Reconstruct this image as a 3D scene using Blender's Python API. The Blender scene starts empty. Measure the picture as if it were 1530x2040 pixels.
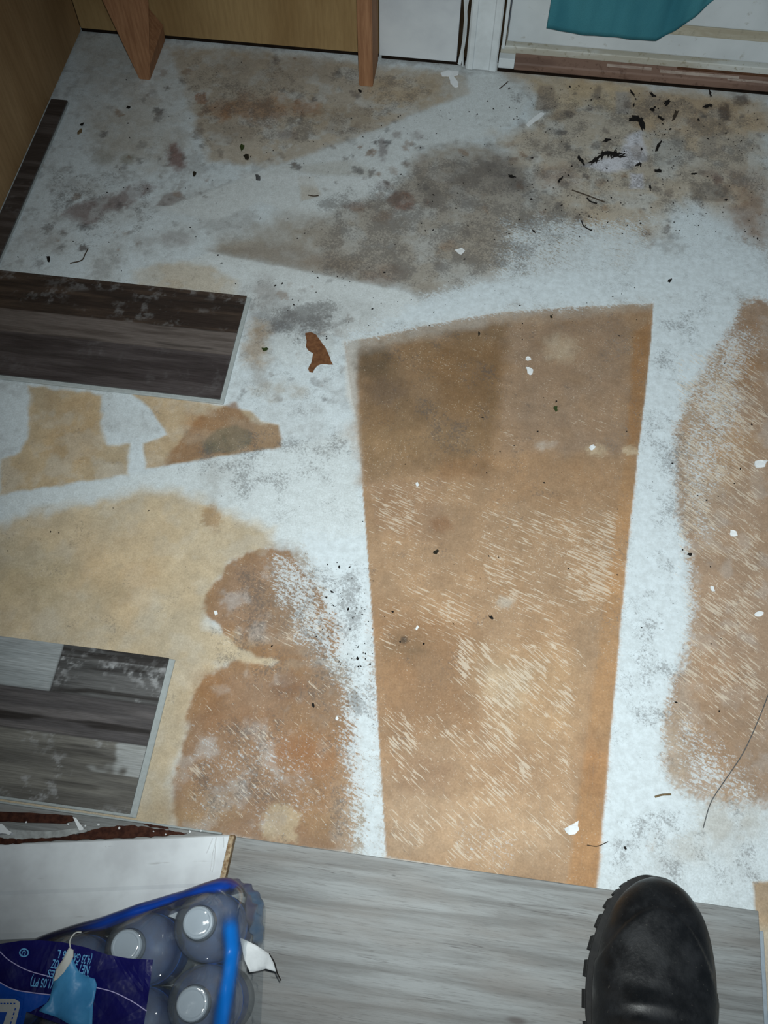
import bpy, bmesh, math, random
import numpy as np
from mathutils import Vector, Matrix

# ------------------------------------------------------------------ camera, light, exposure
F_PX = 1800.0
TH = math.atan2(F_PX, 930.0)            # depression of the lens axis
YAW = math.radians(7.6)
CAM_H = 1.1
scene = bpy.context.scene
col = scene.collection

RIGHT = Vector((math.cos(YAW), math.sin(YAW), 0))
FWD = Vector((-math.sin(YAW) * math.cos(TH), math.cos(YAW) * math.cos(TH), -math.sin(TH)))
DOWN = FWD.cross(RIGHT)
ORI = Vector((0, 0, CAM_H))
cd = bpy.data.cameras.new('camera')
cam = bpy.data.objects.new('camera', cd)
col.objects.link(cam)
cd.sensor_fit = 'VERTICAL'
cd.sensor_height = 36.0
cd.lens = 36.0 * F_PX / 2040.0
cd.clip_start = 0.01
cam.matrix_world = Matrix(((RIGHT.x, -DOWN.x, -FWD.x, ORI.x), (RIGHT.y, -DOWN.y, -FWD.y, ORI.y),
                           (RIGHT.z, -DOWN.z, -FWD.z, ORI.z), (0, 0, 0, 1)))
scene.camera = cam

world = bpy.data.worlds.new('world')
scene.world = world
world.use_nodes = True
world.node_tree.nodes['Background'].inputs[0].default_value = (0.62, 0.80, 1.0, 1)
world.node_tree.nodes['Background'].inputs[1].default_value = 0.10

# the phone's own flash beside the lens
sd = bpy.data.lights.new('phone_flash', 'SPOT')
flash = bpy.data.objects.new('phone_flash', sd)
col.objects.link(flash)
sd.energy = 74
sd.color = (0.94, 1.0, 0.985)
sd.spot_size = math.radians(92)
sd.spot_blend = 1.0
sd.shadow_soft_size = 0.006
flash.location = ORI + RIGHT * 0.012 - DOWN * 0.018
_aim = (FWD + RIGHT * 0.17 - DOWN * 0.02).normalized()
flash.rotation_euler = _aim.to_track_quat('-Z', 'Y').to_euler()

scene.view_settings.view_transform = 'Standard'
scene.view_settings.look = 'None'
scene.view_settings.gamma = 1.0
scene.view_settings.use_curve_mapping = False
scene.view_settings.exposure = 0.0
scene.cycles.max_bounces = 6
scene.cycles.diffuse_bounces = 2
scene.cycles.glossy_bounces = 2
scene.cycles.transparent_max_bounces = 10

# ------------------------------------------------------------------ helpers
random.seed(11)
RNG = np.random.default_rng(5)

def ray(x, y):
    return (x - 765) / F_PX * RIGHT + (y - 1020) / F_PX * DOWN + FWD

def at(x, y, z=0.0):                       # the point at height z seen at a place in the photograph
    d = ray(x, y)
    return ORI + d * ((z - CAM_H) / d.z)

def at_wall(x, y, Y):
    d = ray(x, y)
    return ORI + d * (Y / d.y)

def lin(c):
    return tuple(((v / 255) / 12.92 if v / 255 <= .04045 else ((v / 255 + .055) / 1.055) ** 2.4) for v in c)

def tag(o, label=None, cat=None, group=None, kind=None):
    if label: o['label'] = label
    if cat: o['category'] = cat
    if group: o['group'] = group
    if kind: o['kind'] = kind
    return o

def empty(name, loc=(0, 0, 0), rz=0.0, parent=None):
    o = bpy.data.objects.new(name, None)
    col.objects.link(o)
    o.location = loc
    o.rotation_euler = (0, 0, rz)
    o.empty_display_size = .03
    if parent: o.parent = parent
    return o

def obj(name, me, mat, parent=None, smooth=False):
    o = bpy.data.objects.new(name, me)
    col.objects.link(o)
    if mat and not me.materials: me.materials.append(mat)
    if parent: o.parent = parent
    if smooth:
        me.polygons.foreach_set('use_smooth', [True] * len(me.polygons))
    return o

def mesh(verts, faces, name='m'):
    me = bpy.data.meshes.new(name)
    me.from_pydata([tuple(v) for v in verts], [], faces)
    me.update()
    return me

def box_mesh(lo, hi, bev=0.0, seg=2):
    bm = bmesh.new()
    bmesh.ops.create_cube(bm, size=1)
    for v in bm.verts:
        v.co = Vector([(lo[i] + hi[i]) / 2 + v.co[i] * (hi[i] - lo[i]) for i in range(3)])
    if bev:
        bmesh.ops.bevel(bm, geom=bm.edges[:], offset=bev, segments=seg, affect='EDGES', profile=.6)
    me = bpy.data.meshes.new('box')
    bm.to_mesh(me); bm.free()
    return me

def prism_mesh(pts, z0, z1, bulge=0.0):    # outline (world xy) raised from z0 to z1
    n = len(pts)
    v = [(p[0], p[1], z0) for p in pts] + [(p[0], p[1], z1) for p in pts]
    f = [list(range(n))[::-1], list(range(n, 2 * n))] + [[i, (i + 1) % n, n + (i + 1) % n, n + i] for i in range(n)]
    me = mesh(v, f)
    bm = bmesh.new(); bm.from_mesh(me)
    bmesh.ops.recalc_face_normals(bm, faces=bm.faces)
    bm.to_mesh(me); bm.free()
    return me

def tube_mesh(pts, r, n=8, closed_ends=True, r_end=None):
    pts = [Vector(p) for p in pts]
    vs, fs = [], []
    for i, p in enumerate(pts):
        t = (pts[min(i + 1, len(pts) - 1)] - pts[max(i - 1, 0)]).normalized()
        a = t.cross(Vector((0, 0, 1)))
        if a.length < 1e-4: a = Vector((1, 0, 0))
        a.normalize(); b = t.cross(a)
        rr = r if r_end is None else r + (r_end - r) * i / (len(pts) - 1)
        for k in range(n):
            g = 2 * math.pi * k / n
            vs.append(p + a * math.cos(g) * rr + b * math.sin(g) * rr)
    for i in range(len(pts) - 1):
        for k in range(n):
            fs.append([i * n + k, i * n + (k + 1) % n, (i + 1) * n + (k + 1) % n, (i + 1) * n + k])
    fs.append(list(range(n))[::-1]); fs.append([(len(pts) - 1) * n + k for k in range(n)])
    return mesh(vs, fs)

def lathe_mesh(prof, n=40):                 # profile of (radius, z)
    vs, fs = [], []
    for r, z in prof:
        for k in range(n):
            g = 2 * math.pi * k / n
            vs.append((r * math.cos(g), r * math.sin(g), z))
    m = len(prof)
    for i in range(m - 1):
        for k in range(n):
            fs.append([i * n + k, i * n + (k + 1) % n, (i + 1) * n + (k + 1) % n, (i + 1) * n + k])
    fs.append(list(range(n))[::-1])
    fs.append([(m - 1) * n + k for k in range(n)])
    return mesh(vs, fs)

def catmull(P, n):
    P = [np.array(p, float) for p in P]
    P = [2 * P[0] - P[1]] + P + [2 * P[-1] - P[-2]]
    out = []
    m = len(P) - 3
    for i in range(n):
        t = i / (n - 1) * m
        k = min(int(t), m - 1); u = t - k
        a, b, c, d = P[k:k + 4]
        out.append(.5 * (2 * b + (c - a) * u + (2 * a - 5 * b + 4 * c - d) * u * u + (3 * b - a - 3 * c + d) * u ** 3))
    return out

# numpy value noise -------------------------------------------------
_TAB = RNG.random((256, 256))
def vnoise(x, y, seed=0):
    x = x + seed * 17.31; y = y + seed * 9.77
    xi = np.floor(x).astype(np.int64); yi = np.floor(y).astype(np.int64)
    fx = x - xi; fy = y - yi
    fx = fx * fx * (3 - 2 * fx); fy = fy * fy * (3 - 2 * fy)
    a = _TAB[xi % 256, yi % 256]; b = _TAB[(xi + 1) % 256, yi % 256]
    c = _TAB[xi % 256, (yi + 1) % 256]; d = _TAB[(xi + 1) % 256, (yi + 1) % 256]
    return (a * (1 - fx) + b * fx) * (1 - fy) + (c * (1 - fx) + d * fx) * fy

def fbm(x, y, freq, octv=4, seed=0, gain=.55):
    s = np.zeros_like(x); amp = 1; tot = 0
    for o in range(octv):
        s += amp * vnoise(x * freq, y * freq, seed + o * 3)
        tot += amp; amp *= gain; freq *= 2.03
    return s / tot

def sstep(a, b, x):
    t = np.clip((x - a) / (b - a), 0, 1)
    return t * t * (3 - 2 * t)

def poly_sdf(poly, X, Y):                    # negative inside
    d = np.full(X.shape, 1e9)
    inside = np.zeros(X.shape, bool)
    n = len(poly)
    for i in range(n):
        x0, y0 = poly[i]; x1, y1 = poly[(i + 1) % n]
        ex, ey = x1 - x0, y1 - y0
        wx, wy = X - x0, Y - y0
        t = np.clip((wx * ex + wy * ey) / (ex * ex + ey * ey + 1e-12), 0, 1)
        d = np.minimum(d, (wx - ex * t) ** 2 + (wy - ey * t) ** 2)
        c = ((y0 > Y) != (y1 > Y))
        with np.errstate(divide='ignore', invalid='ignore'):
            c &= X < (ex * (Y - y0) / (ey if abs(ey) > 1e-12 else 1e-12) + x0)
        inside ^= c
    d = np.sqrt(d)
    return np.where(inside, -d, d)

class Paint:                                 # stains and wear laid on the vertices of a real surface
    def __init__(s, X, Y):
        s.X, s.Y = X, Y
        s.c = np.zeros((len(X), 3)); s.m = np.zeros((len(X), 3)); s.k = np.zeros((len(X), 3))
    def sel(s, pts, pad):
        xs = [p[0] for p in pts]; ys = [p[1] for p in pts]
        return np.nonzero((s.X > min(xs) - pad) & (s.X < max(xs) + pad) & (s.Y > min(ys) - pad) & (s.Y < max(ys) + pad))[0]
    def mask(s, pts, soft, rough, freq=60., seed=0, ragged=0.0):
        pad = (soft + rough + ragged) * 1.5 / 1000 + .004
        i = s.sel(pts, pad)
        if not len(i): return i, np.zeros(0)
        x, y = s.X[i], s.Y[i]
        d = poly_sdf(pts, x, y) * 1000
        d = d + (fbm(x, y, freq, 4, seed) - .5) * 2 * rough
        if ragged: d = d + (fbm(x, y, 330., 3, seed + 5) - .5) * 2 * ragged
        return i, 1 - sstep(-soft, soft, d)
    def fill(s, pts, rgb, a=1.0, soft=3., rough=3., freq=60., seed=0, ragged=0.0, tex=0.0, tfreq=40.):
        i, m = s.mask(pts, soft, rough, freq, seed, ragged)
        if not len(i): return
        if tex: m = m * np.clip(1 - tex + 2 * tex * sstep(.3, .7, fbm(s.X[i], s.Y[i], tfreq, 4, seed + 9)), 0, 1)
        m = (m * a)[:, None]
        s.c[i] = s.c[i] * (1 - m) + np.array(lin(rgb)) * m
    def chan(s, which, ch, pts, a, soft=15., rough=8., seed=0):
        i, m = s.mask(pts, soft, rough, 40., seed)
        if len(i):
            arr = s.m if which == 'm' else s.k
            arr[i, ch] = np.maximum(arr[i, ch], m * a)

def W(pts, z=0.0):
    return [at(x, y, z).to_2d()[:] for x, y in pts]

def blob(cx, cy, rx, ry, n=14, ang=0.0, jit=.12, seed=0):
    r = random.Random(seed * 7 + int(cx) * 3 + int(cy))
    out = []
    for k in range(n):
        g = 2 * math.pi * k / n
        q = 1 + r.uniform(-jit, jit)
        a, b = math.cos(g) * rx * q, math.sin(g) * ry * q
        out.append((cx + a * math.cos(ang) - b * math.sin(ang), cy + a * math.sin(ang) + b * math.cos(ang)))
    return out

# materials -----------------------------------------------------------
class NT:
    def __init__(s, name):
        s.mat = bpy.data.materials.new(name)
        s.mat.use_nodes = True
        s.t = s.mat.node_tree
        s.t.nodes.clear()
        s.out = s.t.nodes.new('ShaderNodeOutputMaterial')
    def n(s, kind, **kw):
        nd = s.t.nodes.new(kind)
        for k, v in kw.items():
            if hasattr(nd, k): setattr(nd, k, v)
        return nd
    def l(s, a, b): s.t.links.new(a, b)
    def setv(s, sock, v):
        if hasattr(v, 'is_linked'): s.l(v, sock)
        else: sock.default_value = v
    def math(s, op, a, b=0.0, c=None, clamp=False):
        nd = s.n('ShaderNodeMath'); nd.operation = op; nd.use_clamp = clamp
        s.setv(nd.inputs[0], a); s.setv(nd.inputs[1], b)
        if c is not None: s.setv(nd.inputs[2], c)
        return nd.outputs[0]
    def mix(s, fac, a, b, blend='MIX'):
        nd = s.n('ShaderNodeMix'); nd.data_type = 'RGBA'; nd.blend_type = blend
        s.setv(nd.inputs[0], fac)
        for k, v in ((6, a), (7, b)):
            if isinstance(v, tuple): v = v if len(v) == 4 else (*v, 1)
            s.setv(nd.inputs[k], v)
        return nd.outputs[2]
    def coords(s, scale=(1, 1, 1), rot=(0, 0, 0), loc=(0, 0, 0)):
        tc = s.n('ShaderNodeTexCoord')
        mp = s.n('ShaderNodeMapping')
        s.l(tc.outputs['Object'], mp.inputs[0])
        mp.inputs['Scale'].default_value = scale
        mp.inputs['Rotation'].default_value = rot
        mp.inputs['Location'].default_value = loc
        return mp.outputs[0]
    def noise(s, vec, scale, detail=3, rough=.55, dist=0.0):
        nd = s.n('ShaderNodeTexNoise')
        s.l(vec, nd.inputs['Vector'])
        nd.inputs['Scale'].default_value = scale
        nd.inputs['Detail'].default_value = detail
        nd.inputs['Roughness'].default_value = rough
        nd.inputs['Distortion'].default_value = dist
        return nd.outputs[0]
    def ramp(s, v, lo, hi, a=0.0, b=1.0):
        nd = s.n('ShaderNodeMapRange'); nd.interpolation_type = 'SMOOTHSTEP'
        s.setv(nd.inputs[0], v)
        s.setv(nd.inputs[1], lo); s.setv(nd.inputs[2], hi)
        nd.inputs[3].default_value = a; nd.inputs[4].default_value = b
        return nd.outputs[0]
    def attr(s, name):
        nd = s.n('ShaderNodeAttribute'); nd.attribute_name = name
        return nd
    def sep(s, v):
        nd = s.n('ShaderNodeSeparateColor'); s.l(v, nd.inputs[0])
        return nd.outputs
    def bsdf(s, color, rough=.6, spec=.3, bump=None, bdist=.001, bstr=.5, **kw):
        b = s.n('ShaderNodeBsdfPrincipled')
        if isinstance(color, tuple): color = (*color[:3], 1)
        s.setv(b.inputs['Base Color'], color)
        s.setv(b.inputs['Roughness'], rough)
        b.inputs['Specular IOR Level'].default_value = spec
        for k, v in kw.items(): s.setv(b.inputs[k], v)
        if bump is not None:
            bp = s.n('ShaderNodeBump')
            bp.inputs['Distance'].default_value = bdist
            bp.inputs['Strength'].default_value = bstr
            s.l(bump, bp.inputs['Height'])
            s.l(bp.outputs[0], b.inputs['Normal'])
        s.l(b.outputs[0], s.out.inputs[0])
        return b

def simple(name, rgb, rough=.6, spec=.3, var=.12, scale=60., stretch=(1, 1, 1), rgb2=None, bump=.3, bdist=.0006):
    t = NT(name)
    v = t.coords(stretch)
    n = t.noise(v, scale, 5, .6)
    f = t.ramp(n, .3, .7)
    c1 = lin(rgb)
    c2 = lin(rgb2) if rgb2 else tuple(x * (1 - 2.2 * var) for x in c1)
    t.bsdf(t.mix(f, c2, c1), rough, spec, n, bdist, bump)
    return t.mat

M = {}
M['paper_white'] = simple('paper_white', (226, 230, 232), .7, .2, .05, 90)
M['paper_brown'] = simple('paper_brown', (118, 82, 56), .85, .1, .18, 160, rgb2=(94, 62, 42))
M['soil_black'] = simple('soil_black', (30, 27, 25), .8, .2, .2, 300)
M['leaf_green'] = simple('leaf_green', (58, 72, 36), .6, .3, .2, 300)
M['leaf_dark'] = simple('leaf_dark', (44, 40, 30), .7, .2, .2, 300)
M['twig'] = simple('twig', (72, 62, 52), .8, .2, .2, 300)
M['tan_bit'] = simple('tan_bit', (130, 112, 84), .8, .2, .2, 300)
M['grey_bit'] = simple('grey_bit', (96, 98, 100), .7, .2, .2, 300)
M['core'] = simple('core', (150, 162, 172), .6, .3, .06, 200)
M['core_side'] = simple('core_side', (165, 172, 172), .6, .3, .06, 200)
M['stud'] = simple('stud', (164, 122, 90), .75, .2, .1, 30, (6, 6, .5), rgb2=(138, 98, 70))
M['white_paint'] = simple('white_paint', (214, 222, 226), .45, .35, .03, 25, rgb2=(196, 203, 206))
M['white_panel'] = simple('white_panel', (208, 214, 218), .5, .3, .03, 9, rgb2=(190, 196, 202))
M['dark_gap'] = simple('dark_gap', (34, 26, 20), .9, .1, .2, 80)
M['ply_back'] = simple('ply_back', (60, 48, 34), .9, .1, .2, 60)

def plywood(name, a, b):
    t = NT(name)
    v = t.coords((1, 1, .22))
    n = t.noise(v, 9, 5, .6, .6)
    n2 = t.noise(t.coords((1, 1, .1)), 160, 3, .6)
    c = t.mix(t.ramp(n, .3, .72), lin(a), lin(b))
    c = t.mix(t.ramp(n2, .35, .7, 0, .22), c, lin((96, 72, 44)))
    t.bsdf(c, .7, .2, n2, .0004, .3)
    return t.mat
M['ply'] = plywood('plywood', (166, 140, 98), (144, 117, 78))
M['ply_left'] = plywood('plywood_left', (170, 140, 102), (146, 116, 80))

# ------------------------------------------------------------------ the setting: floor
XL, XR, YB, YF = -0.80, 0.56, 0.0, 1.53
STEP = 0.0021
xs = np.concatenate([np.arange(XL, XR, STEP), np.linspace(XR, 1.5, 70)])
ys = np.concatenate([np.linspace(-1.0, YB - .02, 40), np.arange(YB, YF, STEP)])
GX, GY = np.meshgrid(xs, ys)
X, Y = GX.ravel(), GY.ravel()
P = Paint(X, Y)
WHITE = (206, 217, 223)
big = fbm(X, Y, 5, 4, 1); mid = fbm(X, Y, 22, 4, 2); fine = fbm(X, Y, 110, 4, 3)
far = sstep(.45, .95, Y)
P.c[:] = lin(WHITE)
def blend(f, rgb):
    f = np.clip(f, 0, 1)[:, None]
    P.c[:] = P.c * (1 - f) + np.array(lin(rgb)) * f
blend(sstep(.42, .68, big * .5 + mid * .5) * (.10 + .28 * far), (168, 166, 160))
blend(sstep(.52, .66, fine * .55 + mid * .45) * (.10 + .22 * far), (126, 124, 122))
# beyond the right of the picture the same worn backing carries on
P.fill([(.55, .30), (1.5, .2), (1.5, 1.0), (.52, 1.0)], (164, 132, 102), .9, 20, 30, 20, 3)

def S(pts, rgb, a=1.0, soft=4., rough=4., freq=60., seed=0, ragged=0.0, tex=0.0, tfreq=40.):
    P.fill(W(pts), rgb, a, soft, rough, freq, seed, ragged, tex, tfreq)
def B(cx, cy, rx, ry, rgb, a=.6, soft=8., rough=8., ang=0.0, seed=0, tex=0.0, ragged=3.0):
    P.fill(W(blob(cx, cy, rx * 1.08, ry * 1.08, 14, ang, .14, seed)), rgb, a * .92, soft * 1.7, rough * 1.5, 55., seed + int(cx), ragged * 1.8, max(tex, .3), 60.)

# --- far part, under the plywood and the door
S([(330, 92), (540, 105), (715, 125), (850, 138), (925, 150), (938, 186), (860, 215), (760, 255), (650, 297), (550, 331), (420, 322), (395, 262), (372, 190)], (176, 165, 148), .85, 11, 8, tex=.35)
S([(160, 85), (330, 95), (360, 190), (380, 300), (300, 350), (200, 300), (170, 200)], (184, 182, 175), .6, 30, 20, tex=.5)
B(520, 215, 70, 26, (150, 108, 68), .62, 10, 14, tex=.5)
B(440, 218, 24, 18, (146, 102, 66), .6, 6, 8, tex=.4)
B(612, 212, 26, 14, (152, 104, 62), .6, 6, 8, tex=.4)
B(400, 196, 10, 9, (150, 98, 60), .8, 2, 3)
B(470, 262, 45, 22, (150, 140, 128), .6, 8, 10, tex=.4)
B(575, 268, 20, 8, (112, 100, 96), .6, 4, 5)
B(690, 240, 70, 24, (150, 136, 116), .5, 10, 10, tex=.4)
B(540, 140, 120, 30, (150, 144, 136), .5, 14, 12, tex=.5)
B(800, 180, 80, 30, (168, 150, 122), .6, 14, 12, tex=.4)
B(352, 312, 17, 26, (112, 78, 72), .85, 4, 6, ang=-.3, tex=.2)
B(250, 270, 80, 50, (172, 168, 158), .5, 14, 14, tex=.5)
B(205, 313, 22, 12, (150, 148, 140), .7, 5, 6); B(252, 316, 14, 9, (140, 140, 130), .7, 3, 4)
S([(118, 428), (150, 405), (210, 392), (290, 362), (315, 372), (255, 408), (215, 425), (180, 448), (150, 441)], (122, 106, 104), .75, 7, 9, ragged=6, tex=.45)
S([(310, 410), (325, 388), (360, 380), (370, 396), (340, 410)], (142, 136, 134), .75, 2, 3)
B(290, 480, 18, 14, (170, 172, 172), .6, 3, 5); B(345, 478, 26, 14, (165, 165, 166), .6, 4, 6, tex=.4)
B(460, 440, 50, 22, (160, 162, 162), .6, 9, 9, tex=.5)
B(85, 470, 40, 20, (176, 178, 178), .5, 6, 8, tex=.5)
B(170, 452, 12, 7, (60, 55, 56), .8, 2, 4); B(78, 525, 12, 8, (110, 106, 106), .8, 2, 4, ang=-.7, tex=.4)
B(168, 493, 7, 6, (92, 86, 84), .9, 1.5, 2)

# --- white sweeps between the fields
S([(318, 416), (420, 380), (545, 333), (650, 297), (760, 256), (938, 187), (930, 150), (990, 145), (1052, 196), (1030, 240), (960, 275), (880, 284), (835, 300), (800, 350), (770, 386), (700, 405), (640, 432), (590, 425), (520, 402), (430, 440)], (203, 210, 212), .85, 5, 3, seed=4)
S([(560, 333), (700, 318), (760, 352), (640, 349)], (184, 186, 182), .7, 6, 4, tex=.3)
S([(595, 352), (625, 352), (638, 388), (600, 400)], (182, 176, 164), .7, 4, 4)
B(762, 300, 9, 22, (120, 112, 112), .75, 3, 6, tex=.3); B(748, 283, 6, 5, (78, 72, 74), .85, 1.5, 3); B(771, 282, 6, 4, (60, 56, 58), .85, 1.5, 3)
B(765, 370, 18, 9, (122, 108, 110), .7, 3, 6, tex=.4); B(790, 268, 7, 7, (140, 134, 132), .7, 2, 3); B(840, 330, 12, 20, (130, 116, 116), .6, 4, 6, tex=.5)
B(830, 270, 14, 9, (150, 146, 146), .6, 3, 6, tex=.5)
S([(480, 345), (640, 350), (760, 356), (770, 380), (640, 372), (500, 362)], (210, 217, 220), .6, 8, 5)
# --- the wide grey-brown field in the middle distance
S([(560, 432), (640, 434), (700, 408), (772, 388), (800, 352), (835, 302), (900, 286), (980, 285), (1040, 320), (1110, 378), (1190, 430), (1150, 505), (1060, 545), (930, 566), (850, 596), (742, 566), (560, 530), (425, 500), (470, 468)], (154, 146, 134), .88, 24, 20, 30, tex=.25, tfreq=24)
S([(425, 500), (560, 528), (742, 565), (800, 578), (790, 555), (700, 525), (560, 480)], (128, 118, 108), .4, 8, 6, tex=.4)
B(985, 345, 62, 36, (92, 86, 84), .55, 24, 20, tex=.5)
B(905, 380, 70, 40, (122, 114, 106), .5, 26, 20, tex=.5)
B(800, 400, 24, 17, (118, 78, 60), .75, 4, 6, tex=.35)
B(715, 410, 24, 8, (120, 92, 76), .6, 4, 5)
B(765, 432, 20, 10, (134, 104, 78), .6, 6, 6, tex=.3)
B(770, 545, 40, 16, (132, 104, 84), .45, 8, 8, tex=.4)
B(660, 520, 60, 16, (140, 124, 106), .5, 8, 8, tex=.4)
B(890, 488, 16, 9, (140, 106, 78), .6, 4, 4)
B(525, 470, 30, 26, (150, 144, 134), .5, 8, 8, tex=.5)
B(1000, 480, 110, 45, (160, 152, 140), .5, 22, 20, tex=.5)
# --- right of that, before the threshold
S([(1000, 140), (1270, 165), (1530, 195), (1530, 420), (1440, 425), (1345, 405), (1310, 470), (1230, 520), (1140, 420), (1040, 325), (985, 262), (1055, 250), (1090, 205)], (180, 168, 150), .85, 26, 20, 30, tex=.3, tfreq=26)
S([(1040, 150), (1180, 158), (1290, 175), (1250, 225), (1185, 212), (1110, 222), (1090, 190)], (200, 182, 150), .7, 16, 14, tex=.35)
S([(1075, 170), (1103, 168), (1112, 214), (1064, 220)], (150, 138, 124), .75, 4, 4)
B(1122, 226, 24, 10, (140, 124, 104), .6, 6, 6, tex=.3)
B(1190, 186, 7, 12, (116, 106, 98), .7, 3, 4)
S([(1225, 182), (1258, 184), (1256, 228), (1228, 226)], (162, 160, 158), .75, 4, 4)
S([(1260, 180), (1530, 205), (1530, 260), (1400, 275), (1262, 250)], (176, 154, 124), .65, 12, 12, tex=.35)
S([(1375, 362), (1452, 368), (1456, 402), (1379, 398)], (138, 130, 120), .85, 4, 4, tex=.2)
S([(1452, 345), (1530, 352), (1530, 500), (1448, 440)], (146, 122, 102), .75, 26, 18, tex=.4)
S([(1398, 270), (1428, 272), (1428, 312), (1396, 310)], (150, 144, 136), .8, 3, 3)
S([(1366, 272), (1392, 274), (1388, 300), (1366, 300)], (190, 172, 146), .7, 4, 3)
S([(1300, 275), (1360, 280), (1362, 330), (1300, 330)], (172, 174, 172), .6, 6, 5)
B(1445, 222, 12, 17, (66, 52, 48), .85, 3, 5, tex=.2); B(1478, 198, 13, 11, (72, 58, 52), .8, 4, 5, tex=.2)
B(1430, 358, 9, 10, (112, 90, 84), .8, 3, 4); B(1412, 345, 16, 8, (120, 100, 92), .5, 4, 4)
B(1110, 352, 40, 18, (160, 128, 100), .5, 10, 10, tex=.4)
S([(1155, 330), (1200, 316), (1236, 306), (1250, 268), (1276, 262), (1290, 318), (1268, 330), (1215, 346)], (214, 216, 226), .85, 6, 5)
S([(1255, 345), (1280, 345), (1282, 375), (1256, 374)], (212, 214, 226), .75, 4, 3)
B(1420, 300, 60, 40, (168, 158, 144), .4, 16, 14, tex=.5)
B(1270, 300, 12, 14, (150, 140, 132), .6, 3, 4, tex=.3)
# --- white below the slanting edge and its grey smudges
S([(420, 503), (560, 531), (742, 568), (800, 580), (845, 600), (780, 650), (690, 676), (560, 640), (470, 590), (300, 545)], (206, 213, 215), .85, 3, 2, seed=6)
S([(262, 540), (330, 522), (420, 528), (470, 560), (470, 592), (268, 574)], (188, 174, 150), .65, 9, 8, tex=.3)
B(575, 640, 90, 42, (132, 132, 132), .6, 16, 16, tex=.5); B(520, 580, 34, 26, (140, 134, 130), .6, 10, 12, tex=.5)
B(512, 690, 24, 46, (164, 138, 104), .7, 8, 8, tex=.25); B(590, 645, 44, 18, (104, 104, 106), .55, 8, 10, tex=.45)
B(560, 775, 50, 18, (168, 160, 146), .6, 6, 8, tex=.5); B(515, 745, 20, 22, (150, 146, 140), .6, 6, 8, tex=.5)
B(700, 620, 60, 30, (168, 172, 172), .5, 14, 12, tex=.5); B(880, 590, 40, 16, (150, 146, 140), .5, 8, 8, tex=.5)
B(600, 690, 60, 40, (206, 214, 216), .7, 8, 8)
# small smudges and spots of old dirt over the far floor
_r = random.Random(77)
for (x0, y0, x1, y1, n, amp) in ((190, 110, 720, 330, 70, .7), (60, 330, 420, 500, 45, .6), (640, 230, 860, 420, 45, .7), (860, 280, 1300, 540, 60, .5), (1020, 180, 1530, 480, 80, .7), (440, 540, 720, 800, 50, .55)):
    for _ in range(n):
        q = _r.random()
        B(_r.uniform(x0, x1), _r.uniform(y0, y1), 2.5 + 9 * q ** 2, 2 + 5 * q ** 2, _r.choice(((96, 88, 84), (118, 108, 100), (132, 108, 88), (84, 80, 80))), amp * _r.uniform(.5, 1.1), 1.4, 2.2, _r.uniform(-1, 1), int(q * 50))
# --- backing bared by the dark plank
S([(55, 768), (205, 786), (198, 850), (215, 884), (256, 886), (255, 946), (120, 968), (0, 986), (0, 916), (40, 902), (58, 870)], (186, 168, 138), .95, 4, 4, tex=.2)
S([(100, 780), (195, 790), (196, 900), (150, 930), (90, 900)], (176, 150, 114), .5, 14, 12, tex=.4)
S([(250, 775), (500, 818), (520, 838), (556, 846), (559, 890), (420, 912), (290, 934), (286, 884), (334, 866), (298, 812)], (186, 166, 136), .96, 2.6, 2, tex=.15)
S([(325, 930), (345, 890), (380, 850), (400, 825), (470, 800), (500, 838), (556, 846), (559, 890), (430, 910)], (146, 112, 82), .82, 4, 6, tex=.25)
S([(410, 902), (402, 880), (430, 858), (470, 845), (500, 862), (503, 884), (470, 900)], (110, 108, 92), .85, 5, 7, tex=.3)
S([(505, 845), (556, 846), (559, 890), (505, 898)], (166, 140, 112), .8, 3, 3)
B(385, 840, 16, 18, (168, 124, 84), .5, 6, 6)
# --- the long white run, then the wide beige sheet
S([(0, 990), (256, 948), (560, 892), (700, 860), (730, 1060), (600, 1100), (540, 1060), (430, 1006), (380, 980), (270, 976), (150, 1000), (0, 1040)], (206, 214, 216), .6, 6, 6, seed=9)
S([(-90, 1060), (0, 1045), (60, 1020), (160, 1005), (280, 978), (390, 985), (440, 1015), (540, 1055), (545, 1090), (460, 1130), (440, 1160), (420, 1240), (600, 1300), (600, 1335), (440, 1335), (400, 1400), (372, 1470), (345, 1560), (345, 1665), (-120, 1610)], (194, 178, 150), .96, 16, 10, tex=.10, seed=12)
S([(160, 1060), (300, 1040), (320, 1150), (260, 1240), (150, 1160)], (196, 170, 134), .4, 24, 20, tex=.4)
B(210, 1180, 40, 24, (160, 148, 124), .5, 12, 10, tex=.4)
B(60, 1150, 80, 50, (176, 162, 130), .5, 18, 14, tex=.5); B(420, 1030, 20, 22, (158, 128, 92), .75, 3, 5)
B(430, 960, 30, 40, (170, 172, 170), .6, 10, 10, tex=.6)
S([(545, 1092), (620, 1100), (700, 1180), (733, 1300), (752, 1500), (765, 1705), (600, 1690), (560, 1330), (530, 1200)], (154, 140, 124), .9, 22, 14, 50, 14, 8, tex=.3)
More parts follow.
